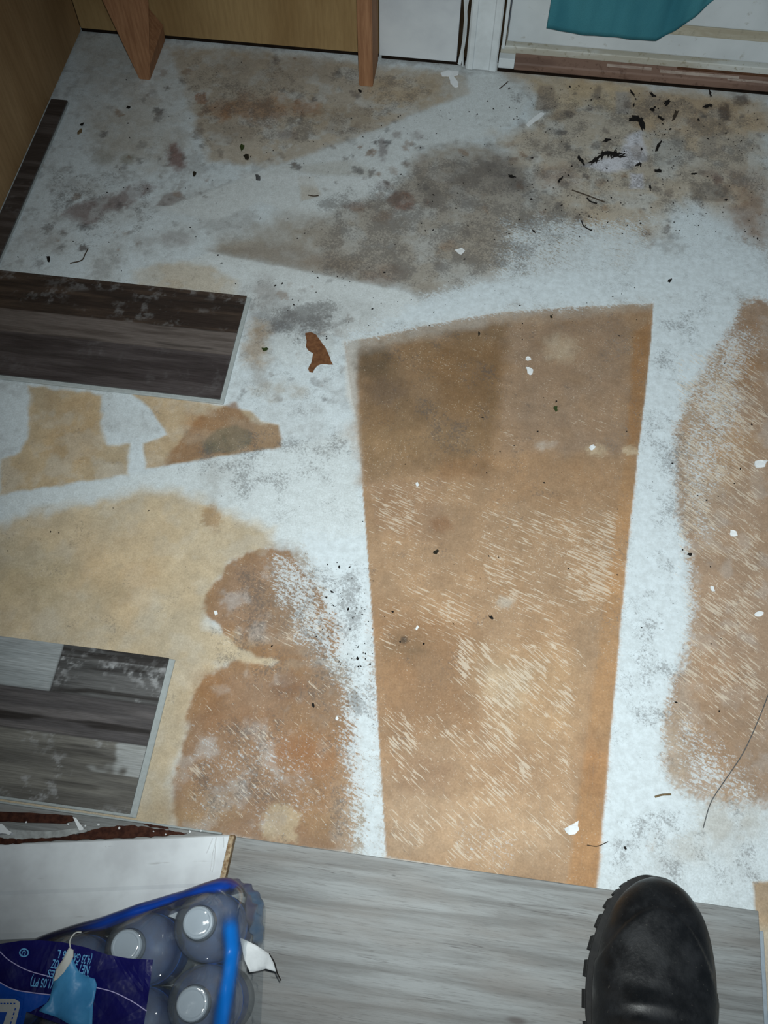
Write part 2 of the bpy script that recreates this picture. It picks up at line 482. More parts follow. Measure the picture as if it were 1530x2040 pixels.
# dark water-marked lobes
S([(535, 1092), (500, 1098), (455, 1124), (440, 1150), (410, 1182), (403, 1212), (428, 1240), (440, 1258), (478, 1290), (520, 1310), (600, 1318), (700, 1300), (690, 1240), (640, 1180), (575, 1100)], (150, 115, 82), .92, 2.5, 5, 90, seed=15, tex=.3)
S([(465, 1318), (540, 1322), (590, 1300), (650, 1330), (720, 1420), (725, 1560), (700, 1700), (560, 1682), (350, 1655), (342, 1560), (372, 1455), (378, 1400), (410, 1345)], (150, 115, 82), .92, 3.5, 6, 90, seed=16, tex=.3)
B(420, 1392, 30, 50, (142, 100, 58), .5, 10, 8, tex=.3); B(590, 1370, 40, 20, (124, 92, 72), .6, 6, 8, tex=.4)
B(600, 1500, 50, 30, (148, 98, 60), .5, 10, 10, tex=.4); B(480, 1440, 80, 30, (138, 100, 68), .45, 14, 12, tex=.5)
B(560, 1640, 36, 34, (192, 176, 148), .85, 2, 5, tex=.15); B(640, 1640, 26, 26, (164, 134, 100), .6, 4, 6)
B(400, 1620, 60, 40, (176, 148, 112), .6, 12, 12, tex=.5)
S([(560, 1120), (640, 1190), (665, 1330), (720, 1450), (680, 1440), (620, 1330), (560, 1290), (520, 1200)], (146, 132, 118), .6, 30, 16, ragged=12, tex=.4)
S([(700, 1540), (760, 1540), (768, 1650), (700, 1690), (670, 1620)], (172, 164, 150), .5, 24, 14, tex=.4)
# --- the long brown panel, edges cut straight
PANEL = [(686, 681), (760, 668), (840, 650), (920, 634), (1000, 622), (1150, 610), (1302, 604), (1296, 690), (1284, 800), (1270, 910), (1253, 1060), (1237, 1230), (1222, 1400), (1203, 1600), (1187, 1772), (980, 1742), (770, 1706), (757, 1500), (746, 1290), (735, 1140), (722, 965), (714, 850), (700, 790)]
S(PANEL, (176, 140, 102), 1, .9, .7, 120, 31)
S([(686, 681), (716, 676), (712, 760), (718, 880), (722, 965), (714, 850), (690, 790)], (206, 206, 202), .85, 5, 4, seed=32)
S([(720, 690), (830, 655), (1015, 640), (1012, 700), (1000, 800), (985, 945), (850, 935), (722, 960), (714, 800)], (146, 114, 76), .85, 14, 10, seed=33, tex=.3)
S([(850, 700), (1008, 690), (995, 830), (880, 830)], (142, 104, 58), .5, 16, 14, tex=.3)
B(745, 720, 34, 30, (104, 88, 66), .75, 10, 10, tex=.3); B(765, 780, 34, 24, (132, 106, 82), .7, 8, 8, tex=.3)
B(800, 870, 90, 26, (168, 134, 92), .6, 18, 12, tex=.3)
S([(1015, 650), (1245, 625), (1255, 760), (1245, 900), (985, 905), (1003, 780)], (168, 138, 110), .85, 16, 12, seed=34, tex=.3)
S([(880, 915), (985, 905), (970, 955), (870, 950)], (158, 114, 70), .5, 10, 8, tex=.3)
S([(985, 905), (1255, 915), (1240, 1010), (970, 1000)], (178, 136, 92), .6, 14, 12, tex=.3)
S([(1262, 660), (1297, 640), (1270, 905), (1248, 905), (1258, 760)], (176, 124, 64), .8, 5, 4, tex=.15)
S([(1245, 905), (1270, 910), (1220, 1420), (1187, 1772), (1130, 1762), (1160, 1560), (1190, 1300), (1225, 1060)], (186, 138, 84), .75, 5, 4, seed=36, tex=.15)
S([(1165, 1500), (1212, 1500), (1187, 1772), (1130, 1762), (1150, 1620)], (186, 134, 76), .75, 4, 3, seed=37, tex=.15)
S([(735, 960), (880, 960), (880, 1080), (742, 1060)], (160, 126, 96), .6, 12, 10, tex=.3)
S([(740, 1200), (960, 1260), (950, 1440), (758, 1480), (748, 1300)], (152, 110, 68), .75, 26, 16, seed=38, tex=.3)
B(808, 1290, 34, 22, (112, 92, 66), .6, 12, 8, tex=.3); B(803, 1275, 6, 5, (60, 54, 48), .8, 2, 2)
S([(930, 1290), (1150, 1300), (1140, 1480), (1000, 1480)], (192, 156, 112), .6, 24, 18, tex=.3)
S([(960, 1320), (1060, 1330), (1040, 1410), (970, 1400)], (196, 172, 138), .7, 8, 8, ragged=6, tex=.3)
S([(780, 1560), (1130, 1590), (1130, 1700), (980, 1742), (772, 1700)], (196, 164, 128), .6, 20, 14, tex=.25)
S([(780, 1500), (900, 1520), (900, 1590), (770, 1580)], (160, 118, 80), .5, 14, 12, tex=.4)
B(1122, 690, 34, 24, (206, 186, 156), .75, 8, 10, tex=.2); B(1190, 895, 18, 10, (214, 190, 152), .8, 3, 4); B(1256, 897, 16, 9, (214, 190, 152), .85, 1.5, 2)
B(1085, 886, 16, 8, (200, 194, 186), .7, 4, 4); B(1005, 1200, 14, 10, (182, 176, 164), .7, 3, 4)
B(1180, 1520, 20, 60, (150, 100, 56), .35, 10, 8); B(880, 1045, 18, 12, (156, 106, 62), .6, 4, 5)
i_, m_ = P.mask(W(PANEL), .9, .7, 120, 31)
mean_ = P.c[i_].mean(1, keepdims=True)
P.c[i_] = P.c[i_] * (1 - m_[:, None]) + (P.c[i_] * .76 + mean_ * np.array([.25, .24, .225])) * (.98 - .15 * sstep(.45, .85, P.Y[i_]))[:, None] * m_[:, None]
S([(680, 660), (850, 636), (1000, 606), (1150, 598), (1300, 590), (1298, 612), (1000, 642), (850, 672), (690, 706)], (186, 186, 182), .5, 14, 8, tex=.3)
# --- worn backing at the right edge
S([(1475, 602), (2300, 560), (2300, 1640), (1420, 1600), (1345, 1570), (1318, 1500), (1325, 1400), (1368, 1290), (1378, 1200), (1368, 1110), (1350, 1010), (1340, 930), (1345, 840), (1400, 730), (1455, 655)], (158, 130, 104), .92, 10, 8, 60, 41, 14, tex=.15)
S([(1345, 840), (1400, 730), (1460, 680), (1460, 900), (1420, 1100), (1350, 1010)], (176, 160, 142), .55, 14, 12, ragged=8, tex=.45)
B(1450, 900, 50, 60, (182, 150, 116), .6, 16, 14, tex=.3); B(1490, 720, 40, 60, (152, 118, 84), .5, 16, 12, tex=.3)
B(1430, 1400, 70, 90, (158, 128, 100), .5, 20, 18, tex=.4); B(1350, 1480, 30, 80, (178, 164, 146), .6, 14, 12, tex=.5, ragged=10)
B(1410, 1640, 110, 46, (172, 166, 154), .6, 20, 18, tex=.5)
S([(1296, 1620), (1302, 1622), (1292, 1690), (1286, 1688)], (140, 120, 104), .8, 1, 1)
S([(1316, 1622), (1326, 1640), (1300, 1696), (1290, 1694), (1310, 1650)], (182, 170, 158), .7, 2, 2)
S([(1500, 1757), (1620, 1750), (1620, 2050), (1518, 2050), (1508, 1850)], (176, 150, 118), .9, 2, 2, tex=.15)
S([(1516, 1850), (1620, 1850), (1620, 2060), (1520, 2060)], (188, 182, 166), .8, 8, 6, tex=.2)

# --- where the scraped streaks, dark crumbs and grey curls are dense
def CH(w, c, pts, a, soft=18., rough=10.): P.chan(w, c, W(pts), a, soft, rough)
CH('m', 0, [(720, 930), (1260, 960), (1240, 1330), (740, 1300)], .66)
CH('m', 0, [(940, 1000), (1240, 1010), (1230, 1230), (960, 1230)], .86)
CH('m', 0, [(420, 1100), (640, 1110), (660, 1300), (430, 1290)], .66)
CH('m', 0, [(1010, 640), (1250, 640), (1250, 900), (990, 900)], .45)
CH('m', 0, [(720, 690), (1000, 690), (980, 930), (720, 930)], .35)
CH('m', 1, [(900, 1260), (1170, 1280), (1150, 1700), (930, 1680)], .86)
CH('m', 1, [(750, 1400), (1170, 1440), (1140, 1740), (770, 1690)], .72)
CH('m', 1, [(350, 1330), (680, 1330), (680, 1690), (345, 1650)], .60)
CH('m', 1, [(1345, 700), (1530, 660), (1530, 1500), (1345, 1450)], .80)
CH('m', 1, [(1340, 740), (1480, 720), (1440, 900), (1340, 880)], .85)
CH('m', 1, [(880, 1640), (1020, 1650), (1010, 1740), (890, 1720)], .9)
CH('m', 2, [(1010, 180), (1530, 200), (1530, 480), (1010, 520)], .70)
CH('m', 2, [(600, 250), (1010, 250), (1300, 560), (620, 540)], .50)
CH('m', 2, [(0, 100), (700, 120), (700, 480), (0, 520)], .40)
CH('m', 2, [(640, 1130), (742, 1130), (765, 1500), (660, 1450)], .78)
CH('m', 2, [(450, 560), (1300, 540), (1300, 600), (700, 680), (500, 800)], .55)
CH('k', 0, [(380, 860), (730, 840), (735, 1080), (380, 1000)], .8)
CH('k', 0, [(1190, 620), (1400, 600), (1380, 1700), (1190, 1760)], .66)
CH('k', 0, [(480, 560), (700, 560), (700, 860), (480, 840)], .8)
CH('k', 0, [(1200, 1560), (1530, 1560), (1530, 1790), (1200, 1790)], .55)
CH('k', 0, [(690, 540), (1530, 480), (1530, 640), (690, 680)], .5)

CH('k', 1, [(600, 1070), (735, 1070), (748, 1300), (772, 1710), (720, 1710), (705, 1500), (690, 1330), (640, 1180)], 1.0, 55, 14)
CH('k', 1, [(530, 1095), (640, 1100), (700, 1300), (700, 1420), (620, 1330), (540, 1200)], .50, 36, 14)
CH('k', 1, [(380, 1440), (640, 1440), (690, 1690), (345, 1650)], .30, 40, 14)
CH('k', 1, [(1305, 605), (1470, 600), (1395, 735), (1340, 850), (1338, 1000), (1362, 1110), (1368, 1230), (1325, 1400), (1318, 1540), (1400, 1630), (1200, 1760), (1240, 1230)], 1.0, 40, 12)
CH('k', 1, [(1340, 620), (1530, 640), (1480, 900), (1400, 1100), (1340, 1000)], .45, 50, 14)
CH('k', 1, [(1340, 1400), (1530, 1540), (1530, 1620), (1330, 1600)], .46, 50, 14)
CH('k', 1, [(840, 590), (930, 566), (1060, 545), (1300, 520), (1480, 480), (1530, 500), (1530, 590), (1300, 600), (1000, 615), (700, 675)], .85, 34, 14)
CH('k', 1, [(1000, 430), (1300, 430), (1300, 560), (960, 580)], .55, 40, 14)
ip, mp_ = P.mask(W(PANEL), .9, .7, 120, 31)
P.k[ip, 1] *= (1 - mp_)
CH('k', 1, [(690, 655), (850, 632), (1000, 604), (1296, 590), (1298, 606), (1000, 626), (850, 652), (690, 686)], .66, 22, 8)
CH('k', 1, [(900, 1640), (1030, 1640), (1030, 1740), (890, 1720)], .30, 20, 14)
CH('k', 2, [(600, 400), (830, 310), (1010, 290), (1180, 430), (1060, 545), (860, 590), (640, 545)], .62, 40, 20)
CH('k', 2, [(900, 310), (1040, 310), (1050, 390), (900, 400)], .8, 30, 16)
CH('k', 2, [(1010, 170), (1530, 205), (1530, 430), (1020, 420)], .56, 40, 20)
CH('k', 2, [(500, 590), (690, 590), (690, 680), (500, 680)], .62, 30, 18)
CH('k', 2, [(340, 100), (930, 150), (700, 290), (400, 310)], .50, 40, 20)
CH('k', 2, [(100, 330), (320, 330), (320, 470), (80, 480)], .46, 30, 20)
CH('k', 2, [(640, 1130), (745, 1130), (762, 1480), (660, 1450)], .55, 30, 14)
CH('k', 2, [(360, 850), (720, 850), (720, 1000), (400, 1010)], .45, 40, 20)
CH('k', 2, [(440, 1110), (700, 1110), (720, 1680), (360, 1650)], .46, 30, 20)
CH('k', 2, [(1200, 1580), (1530, 1580), (1530, 1790), (1200, 1790)], .42, 40, 20)
CH('k', 2, [(1300, 620), (1400, 600), (1370, 1560), (1230, 1560)], .40, 30, 16)
CH('k', 2, [(720, 650), (1020, 640), (1000, 960), (730, 960)], .40, 40, 20)
P.k[:, 2] = np.maximum(P.k[:, 2], .22)

Z = (P.c.mean(1) - .5) * .0012
nx, ny = len(xs), len(ys)
co = np.stack([X, Y, Z - Z.max()], 1)
idx = np.arange(nx * ny).reshape(ny, nx)
quads = np.stack([idx[:-1, :-1], idx[:-1, 1:], idx[1:, 1:], idx[1:, :-1]], -1).reshape(-1, 4)
fm = bpy.data.meshes.new('floor')
fm.vertices.add(len(co)); fm.vertices.foreach_set('co', co.ravel())
fm.loops.add(quads.size); fm.loops.foreach_set('vertex_index', quads.ravel())
fm.polygons.add(len(quads))
fm.polygons.foreach_set('loop_start', np.arange(0, quads.size, 4))
fm.polygons.foreach_set('use_smooth', np.ones(len(quads), bool))
fm.update(calc_edges=True)
def put_attr(me, name, arr):
    a = me.attributes.new(name, 'FLOAT_COLOR', 'POINT')
    a.data.foreach_set('color', np.concatenate([arr, np.ones((len(arr), 1))], 1).astype(np.float32).ravel())
put_attr(fm, 'cloud', np.stack([fbm(X, Y, 15, 4, 41, .62), fbm(X, Y, 40, 4, 47, .66), fbm(X, Y, 34, 4, 53, .66)], 1) * .60 + .20)
put_attr(fm, 'stain', P.c); put_attr(fm, 'wear', P.m); put_attr(fm, 'curl', P.k)

def floor_material():
    t = NT('worn_floor')
    base = t.attr('stain').outputs['Color']
    w = t.sep(t.attr('wear').outputs['Color']); k = t.sep(t.attr('curl').outputs['Color'])
    v = t.coords()
    n1 = t.noise(v, 420, 4, .65)
    c = t.mix(1.0, base, t.mix(t.ramp(n1, .25, .75), (.86, .85, .84), (1.07, 1.07, 1.07)), 'MULTIPLY')
    n3 = t.noise(v, 95, 4, .75)
    c = t.mix(1.0, c, t.mix(t.ramp(n3, .3, .7), (.90, .895, .885), (1.05, 1.05, 1.05)), 'MULTIPLY')
    sat = t.n('ShaderNodeSeparateColor'); sat.mode = 'HSV'; t.l(base, sat.inputs[0])
    bare = t.ramp(sat.outputs[1], .12, .35)
    nA, nB, lg = t.sep(t.attr('cloud').outputs['Color'])[:3]
    c = t.mix(bare, c, t.mix(1.0, c, t.mix(t.ramp(nA, .32, .68), (.90, .91, .93), (1.05, 1.01, .96)), 'MULTIPLY'))
    c = t.mix(bare, c, t.mix(1.0, c, t.mix(t.ramp(nB, .32, .68), (.91, .90, .89), (1.06, 1.065, 1.07)), 'MULTIPLY'))
    pin = t.n('ShaderNodeTexVoronoi'); t.l(v, pin.inputs['Vector']); pin.inputs['Scale'].default_value = 300
    c = t.mix(t.math('MULTIPLY', t.math('MULTIPLY', bare, t.ramp(pin.outputs['Distance'], .10, .24, 1, 0)), t.ramp(nB, .42, .62, .1, .55)), c, lin((208, 196, 178)))
    # fine fibre streaks of the sheet, running along the room
    n2 = t.noise(t.coords((1, .06, 1)), 700, 2, .5)
    c = t.mix(t.ramp(n2, .55, .8, 0, .12), c, (.30, .28, .25))
    def turned(rot, sc, off):
        m1 = t.n('ShaderNodeMapping'); m1.inputs['Rotation'].default_value = (0, 0, rot)
        t.l(v, m1.inputs[0])
        m2 = t.n('ShaderNodeMapping'); m2.inputs['Scale'].default_value = sc; m2.inputs['Location'].default_value = (off, off * .7, 0)
        t.l(m1.outputs[0], m2.inputs[0])
        return m2.outputs[0]
    # white coat worn through in specks
    hf = t.noise(v, 300, 4, .80)
    hs = t.noise(turned(math.radians(24), (90, 330, 1), 2.1), 1.0, 3, .7, .3)
    lf = nB
    def cover(parts, amt, soft):
        q = None
        for nd, wgt in parts:
            x_ = t.math('MULTIPLY', nd, wgt)
            q = x_ if q is None else t.math('ADD', q, x_)
        th = t.math('SUBTRACT', .68, t.math('MULTIPLY', amt, .40))
        return t.math('MULTIPLY', t.ramp(t.math('SUBTRACT', q, th), -soft, soft), t.ramp(amt, .03, .2))
    wv = cover(((hf, .46), (hs, .40), (lf, .14)), k[1], .045)
    c = t.mix(t.math('MULTIPLY', wv, t.ramp(k[1], .1, .9, .62, .95)), c, t.mix(t.ramp(n3, .3, .7), lin((192, 201, 205)), lin((210, 221, 227))))
    # soot and grey dust in fine specks
    hg = t.noise(turned(.4, (1, 1, 1), 5.0), 260, 4, .8)
    sv = cover(((hg, .5), (lg, .5)), t.math('MULTIPLY', k[2], .72), .05)
    c = t.mix(t.math('MULTIPLY', sv, .52), c, lin((86, 82, 80)))
    # scraped streaks
    def streak(rot, amt, seed):
        a = t.noise(turned(rot, (42, 390, 1), seed), 1.0, 3, .72, .35)
        p = nA if seed < 2 else lg
        s = t.math('ADD', t.math('MULTIPLY', a, .66), t.math('MULTIPLY', p, .34))
        th = t.math('SUBTRACT', .70, t.math('MULTIPLY', amt, .20))
        return t.math('MULTIPLY', t.ramp(t.math('SUBTRACT', s, th), 0, .022), t.ramp(amt, .05, .3))
    s1 = streak(math.radians(19), w[0], 1.3)
    s2 = streak(math.radians(36), w[1], 4.7)
    c = t.mix(t.math('MULTIPLY', s1, .62), c, lin((208, 196, 178)))
    c = t.mix(t.math('MULTIPLY', s2, .62), c, lin((208, 196, 178)))
    # flecks where the top coat chipped
    vor = t.n('ShaderNodeTexVoronoi'); t.l(t.coords(), vor.inputs['Vector']); vor.inputs['Scale'].default_value = 150
    fl = t.math('MULTIPLY', t.ramp(vor.outputs['Distance'], .08, .16, 1, 0), t.ramp(nB, .5, .6))
    c = t.mix(t.math('MULTIPLY', fl, t.math('MULTIPLY', t.math('MAXIMUM', w[0], w[1]), .8)), c, lin((216, 206, 190)))
    # dirt ground into the surface
    g = t.noise(v, 190, 3, .7)
    gp = lg
    gs = t.math('ADD', t.math('MULTIPLY', g, .65), t.math('MULTIPLY', gp, .35))
    gd = t.ramp(t.math('SUBTRACT', gs, t.math('SUBTRACT', .72, t.math('MULTIPLY', w[2], .17))), 0, .07)
    c = t.mix(t.math('MULTIPLY', t.math('MULTIPLY', gd, t.ramp(w[2], .05, .3)), .75), c, lin((74, 68, 64)))
    # curled grey marks
    cv = t.n('ShaderNodeTexNoise'); t.l(v, cv.inputs['Vector'])
    cv.inputs['Scale'].default_value = 85; cv.inputs['Detail'].default_value = 3; cv.inputs['Distortion'].default_value = 1.6
    ln = t.math('ABSOLUTE', t.math('SUBTRACT', cv.outputs[0], .5))
    cm = t.math('MULTIPLY', t.ramp(ln, .004, .02, 1, 0), t.ramp(lg, .48, .60))
    c = t.mix(t.math('MULTIPLY', t.math('MULTIPLY', cm, k[0]), .62), c, lin((112, 116, 118)))
    t.bsdf(c, .62, .25, n1, .0005, .35)
    return t.mat
floor = obj('floor', fm, floor_material())
tag(floor, kind='structure')

# grey vinyl planks laid over it, in the foreground
def grey_plank_mat():
    t = NT('grey_plank')
    oi = t.n('ShaderNodeObjectInfo')
    tc = t.n('ShaderNodeTexCoord')
    def vec(sc):
        mp = t.n('ShaderNodeMapping'); mp.inputs['Scale'].default_value = sc
        t.l(tc.outputs['Object'], mp.inputs[0]); return mp.outputs[0]
    a = t.noise(vec((1.6, 26, 1)), 3.2, 6, .62, .5)
    b = t.noise(vec((11, 210, 1)), 3.0, 5, .68, .2)
    d = t.noise(vec((1.2, 5, 1)), 4.5, 4, .6)
    c = t.mix(t.ramp(a, .3, .7), lin((104, 105, 104)), lin((146, 150, 151)))
    c = t.mix(t.ramp(d, .4, .68, 0, .5), c, lin((124, 119, 114)))
    c = t.mix(t.ramp(b, .50, .72, 0, .6), c, lin((82, 80, 78)))
    cr = t.noise(vec((1.0, 34, 1)), 5.0, 2, .5, .3)
    ln = t.math('ABSOLUTE', t.math('SUBTRACT', cr, .5))
    c = t.mix(t.math('MULTIPLY', t.ramp(ln, .0, .012, 1, 0), t.ramp(t.noise(vec((3, 12, 1)), 3, 2), .5, .62, 0, .8)), c, lin((74, 72, 72)))
    kn = t.n('ShaderNodeTexVoronoi'); t.l(vec((3.5, 11, 1)), kn.inputs['Vector']); kn.inputs['Scale'].default_value = 1.35
    c = t.mix(t.ramp(kn.outputs['Distance'], .02, .075, .8, 0), c, lin((70, 62, 60)))
    t.bsdf(c, .5, .35, b, .0004, .35)
    return t.mat
M['grey_plank'] = grey_plank_mat()
GP_EDGE, GP_END, GPZ = .1215, .4035, .0055
rows = [(GP_EDGE, GP_END), (GP_EDGE - .192, GP_END + .55), (GP_EDGE - .384, GP_END - .28), (GP_EDGE - .576, GP_END + .3)]
for r, (ytop, xend) in enumerate(rows):
    for j in range(2):
        x1 = xend - j * 1.2; x0 = max(x1 - 1.199, -.768)
        if x1 < -.7: continue
        me = box_mesh((x0 - x0, -.1912, 0.0004), (x1 - x0, 0, GPZ), .0008, 1)
        o = obj('plank', me, M['grey_plank'], floor)
        o.location = (x0, ytop, 0)
# pale locking lip at the end of the nearest row
lip = obj('locking_lip', box_mesh((0, -.1905, .0004), (.0048, 0, .0036), .0006, 1), M['core'], floor)
lip.location = (GP_END + .0002, GP_EDGE - .02, 0)
lip['label'] = 'pale grey locking lip'
lip2 = obj('locking_lip', box_mesh((-.766, 0, .0004), (-.205, .0022, .0052), .0004, 1), M['core_side'], floor)
lip2.location = (0, GP_EDGE + .0002, 0)
lip2['label'] = 'pale grey locking lip'

# ------------------------------------------------------------------ the setting: walls, door
YW = 1.500
wall_back = obj('wall_back', box_mesh((-.90, YW + .014, 0), (-.205, YW + .09, 2.4)), M['ply_back']); tag(wall_back, kind='structure')
obj('plywood_sheet', box_mesh((-.776, YW, .007), (-.2105, YW + .0125, 2.39), .001, 1), M['ply'], wall_back)
wall_left = obj('wall_left', box_mesh((-.90, -.9, 0), (-.790, YW + .014, 2.4)), M['ply_back']); tag(wall_left, kind='structure')
obj('plywood_sheet', box_mesh((-.789, -.9, .004), (-.776, YW - .0005, 2.39), .001, 1), M['ply_left'], wall_left)

obj('gap_shade_strip', box_mesh((-.776, YW + .0015, .0002), (-.2105, YW + .0138, .0066)), M['dark_gap'], wall_back)  # dark strip added to paint shade into the gap under the plywood
# white wall sheet between the stud and the door casing
wall_door = obj('wall_door', box_mesh((-.2045, YW + .014, 0), (.02, YW + .09, 2.4)), M['ply_back']); tag(wall_door, kind='structure')
obj('wall_board', box_mesh((-.2085, YW - .004, .008), (-.066, YW + .0125, 2.39), .0015, 2), M['white_panel'], wall_door)
obj('gap_shade_strip', box_mesh((-.2045, YW - .001, .0002), (-.05, YW + .0138, .0076)), M['dark_gap'], wall_door)  # same dark strip, painted shade for the gap under the white board
# the strip of split corner bead beside the casing
for k, (x0, x1, y0, tilt) in enumerate(((-.0635, -.0575, YW - .002, .012), (-.0555, -.052, YW - .006, -.006))):
    vs = []
    for i in range(10):
        z = .003 + i * .03
        dx = tilt * math.sin(i * .7) * .5
        for (xx, yy) in ((x0, y0), (x1, y0 - .003), (x1, y0), (x0, y0 + .003)):
            vs.append((xx + dx, yy, z))
    fs = [[i * 4 + q, i * 4 + (q + 1) % 4, i * 4 + 4 + (q + 1) % 4, i * 4 + 4 + q] for i in range(9) for q in range(4)] + [[3, 2, 1, 0], [36, 37, 38, 39]]
    obj('corner_bead', mesh(vs, fs), M['white_paint'], wall_door)

# stepped door casing
def casing_mesh():
    prof = [(-.0475, YW + .012), (-.0475, YW - .010), (-.044, YW - .0125), (-.036, YW - .0125), (-.0345, YW - .0105), (-.006, YW - .0105), (-.0045, YW - .0125), (.006, YW - .0125), (.0085, YW - .010), (.0085, YW + .012)]
    n = len(prof)
    vs = [(x, y, .002) for x, y in prof] + [(x, y, 2.1) for x, y in prof]
    fs = [[i, (i + 1) % n, n + (i + 1) % n, n + i] for i in range(n)] + [list(range(n))[::-1], list(range(n, 2 * n))]
    return mesh(vs, fs)
tr = obj('trim_1', casing_mesh(), M['white_paint']); tag(tr, kind='structure')
obj('jamb', box_mesh((.0125, YW - .004, .0415), (.0185, YW + .06, 2.1), .001, 1), M['white_paint'], tr)

# door leaf
def door_mat():
    t = NT('door_white')
    v = t.coords((1, 1, 1))
    n = t.noise(v, 6, 4, .6); n2 = t.noise(v, 70, 4, .65)
    c = t.mix(t.ramp(n, .35, .7), lin((206, 214, 218)), lin((188, 196, 200)))
    c = t.mix(t.ramp(n2, .62, .74, 0, .45), c, lin((150, 148, 134)))
    t.bsdf(c, .45, .35, n2, .0003, .2)
    return t.mat
M['door'] = door_mat()
door = obj('door_1', box_mesh((.0215, YW + .018, .0425), (.92, YW + .056, 2.05), .002, 2), M['door']); tag(door, kind='structure')
def worn(name, a, b, c2, sc, st):
    t = NT(name)
    n = t.noise(t.coords(st), sc, 5, .65, .4); n2 = t.noise(t.coords(), 90, 4, .7)
    c = t.mix(t.ramp(n, .42, .58), lin(a), lin(b))
    c = t.mix(t.ramp(n2, .55, .68, 0, .7), c, lin(c2))
    t.bsdf(c, .6, .3, n2, .0006, .4)
    return t.mat
M['sweep'] = worn('sweep_tan', (176, 172, 156), (164, 158, 140), (150, 146, 130), 8, (1, 1, 4))
pA = at_wall(1367, 52, YW + .015); pB = at_wall(1344, 69, YW + .015)
sw = obj('door_sweep', box_mesh((.27, YW + .0145, pB.z), (.918, YW + .0178, pA.z + .001), .0012, 2), M['sweep'], door)
sw['label'] = 'tan weather strip across the foot of the door'
# sill and threshold
M['sill'] = worn('sill_dirty_white', (196, 200, 196), (174, 172, 160), (140, 134, 112), 5, (.6, 3, 3))
M['threshold'] = worn('threshold_brown', (122, 98, 86), (104, 82, 72), (84, 62, 52), 6, (.7, 4, 4))
def bar(name, prof, x0, x1, mat, parent=None, n=1):
    m = len(prof)
    vs = []
    for i in range(n + 1):
        x = x0 + (x1 - x0) * i / n
        vs += [(x, y, z) for y, z in prof]
    fs = [[i * m + q, i * m + (q + 1) % m, (i + 1) * m + (q + 1) % m, (i + 1) * m + q] for i in range(n) for q in range(m)]
    fs += [list(range(m))[::-1], [n * m + q for q in range(m)]]
    me = mesh(vs, fs)
    bm = bmesh.new(); bm.from_mesh(me); bmesh.ops.recalc_face_normals(bm, faces=bm.faces); bm.to_mesh(me); bm.free()
    return obj(name, me, mat, parent)
sill = bar('trim_2', [(YW + .0130, .0), (YW + .0130, .035), (YW + .0142, .0365), (YW + .030, .0405), (YW + .06, .0405), (YW + .06, 0)], .0120, .95, M['sill'])
tag(sill, kind='structure')
th = bar('threshold', [(YW - .0050, .0035), (YW - .0060, .0050), (YW - .0056, .0150), (YW - .0035, .0175), (YW + .0125, .0245), (YW + .0125, .0035)], .040, .95, M['threshold'], sill, 30)
th['label'] = 'worn brown painted threshold'
M['paint_pale'] = worn('paint_pale', (170, 156, 146), (150, 134, 124), (118, 96, 86), 26, (1, 4, 4))
def slope_z(y): return .0175 + (y - (YW - .0035)) * (.0070 / .016)
for (x0, x1, y0, y1) in ((.205, .285, YW + .003, YW + .0075), (.300, .44, YW + .0005, YW + .0055), (.42, .60, YW - .0025, YW + .001)):
    bar('bare_paint_patch', [(y0, slope_z(y0) - .001), (y1, slope_z(y1) - .001), (y1, slope_z(y1) + .0004), (y0, slope_z(y0) + .0004)], x0, x1, M['paint_pale'], sill, 4)
bar('bare_wood_edge', [(YW + .0085, slope_z(YW + .0085) - .001), (YW + .0128, slope_z(YW + .0128) - .001), (YW + .0128, slope_z(YW + .0128) + .0005), (YW + .0085, slope_z(YW + .0085) + .0005)], .33, .60, simple('bare_edge', (96, 66, 48), .8, .1, .2, 60), sill, 4)
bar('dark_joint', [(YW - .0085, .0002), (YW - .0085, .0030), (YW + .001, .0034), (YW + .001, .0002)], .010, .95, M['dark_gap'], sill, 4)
obj('sill_block', box_mesh((.0105, YW - .004, .0036), (.0395, YW + .0128, .0235), .0015, 2), M['white_paint'], sill)

# ------------------------------------------------------------------ studs
def stud_mesh(foot, w, d, taper, h=2.35):
    x0, y1 = foot                              # left front corner of the foot
    rows_ = [(.0005, 0, 0, 0)]
    if taper:
        q0, q1 = at_wall(203, 0, y1), at_wall(294, 0, y1)
        l_, r_ = q0.x - x0, q1.x - x0 - w
        rows_ += [(.030, l_ * .030 / q0.z, r_ * .030 / q1.z, .004), (.060, l_ * .060 / q0.z, r_ * .060 / q1.z, .030), (q0.z, l_, r_, .036), (h, l_ * 1.1, r_, .036)]
    else:
        rows_ += [(.15, 0, 0, 0), (h, 0, 0, 0)]
    vs = []
    for z, wl, wr, inset in rows_:
        vs += [(x0 + wl, y1, z), (x0 + w + wr, y1, z), (x0 + w + wr - inset, y1 + d, z), (x0 + wl, y1 + d, z)]
    k = len(rows_) - 1
    fs = [[i * 4 + q, i * 4 + (q + 1) % 4, i * 4 + 4 + (q + 1) % 4, i * 4 + 4 + q] for i in range(k) for q in range(4)] + [[3, 2, 1, 0], [4 * k, 4 * k + 1, 4 * k + 2, 4 * k + 3]]
    me = mesh(vs, fs)
    bm = bmesh.new(); bm.from_mesh(me)
    bmesh.ops.bevel(bm, geom=[e for e in bm.edges if abs(e.verts[0].co.z - e.verts[1].co.z) > .01], offset=.0016, segments=2, affect='EDGES')
    bm.to_mesh(me); bm.free()
    return me
a = at(277, 158); b_ = at(300, 158)
tag(obj('wall_stud', stud_mesh((a.x, a.y), b_.x - a.x, YW - a.y - .001, .032), M['stud']),
    'wooden stud narrowing to its foot, near the left plywood corner', 'stud', 'wooden studs against the back wall')
a = at(715, 171); b_ = at(743, 171)
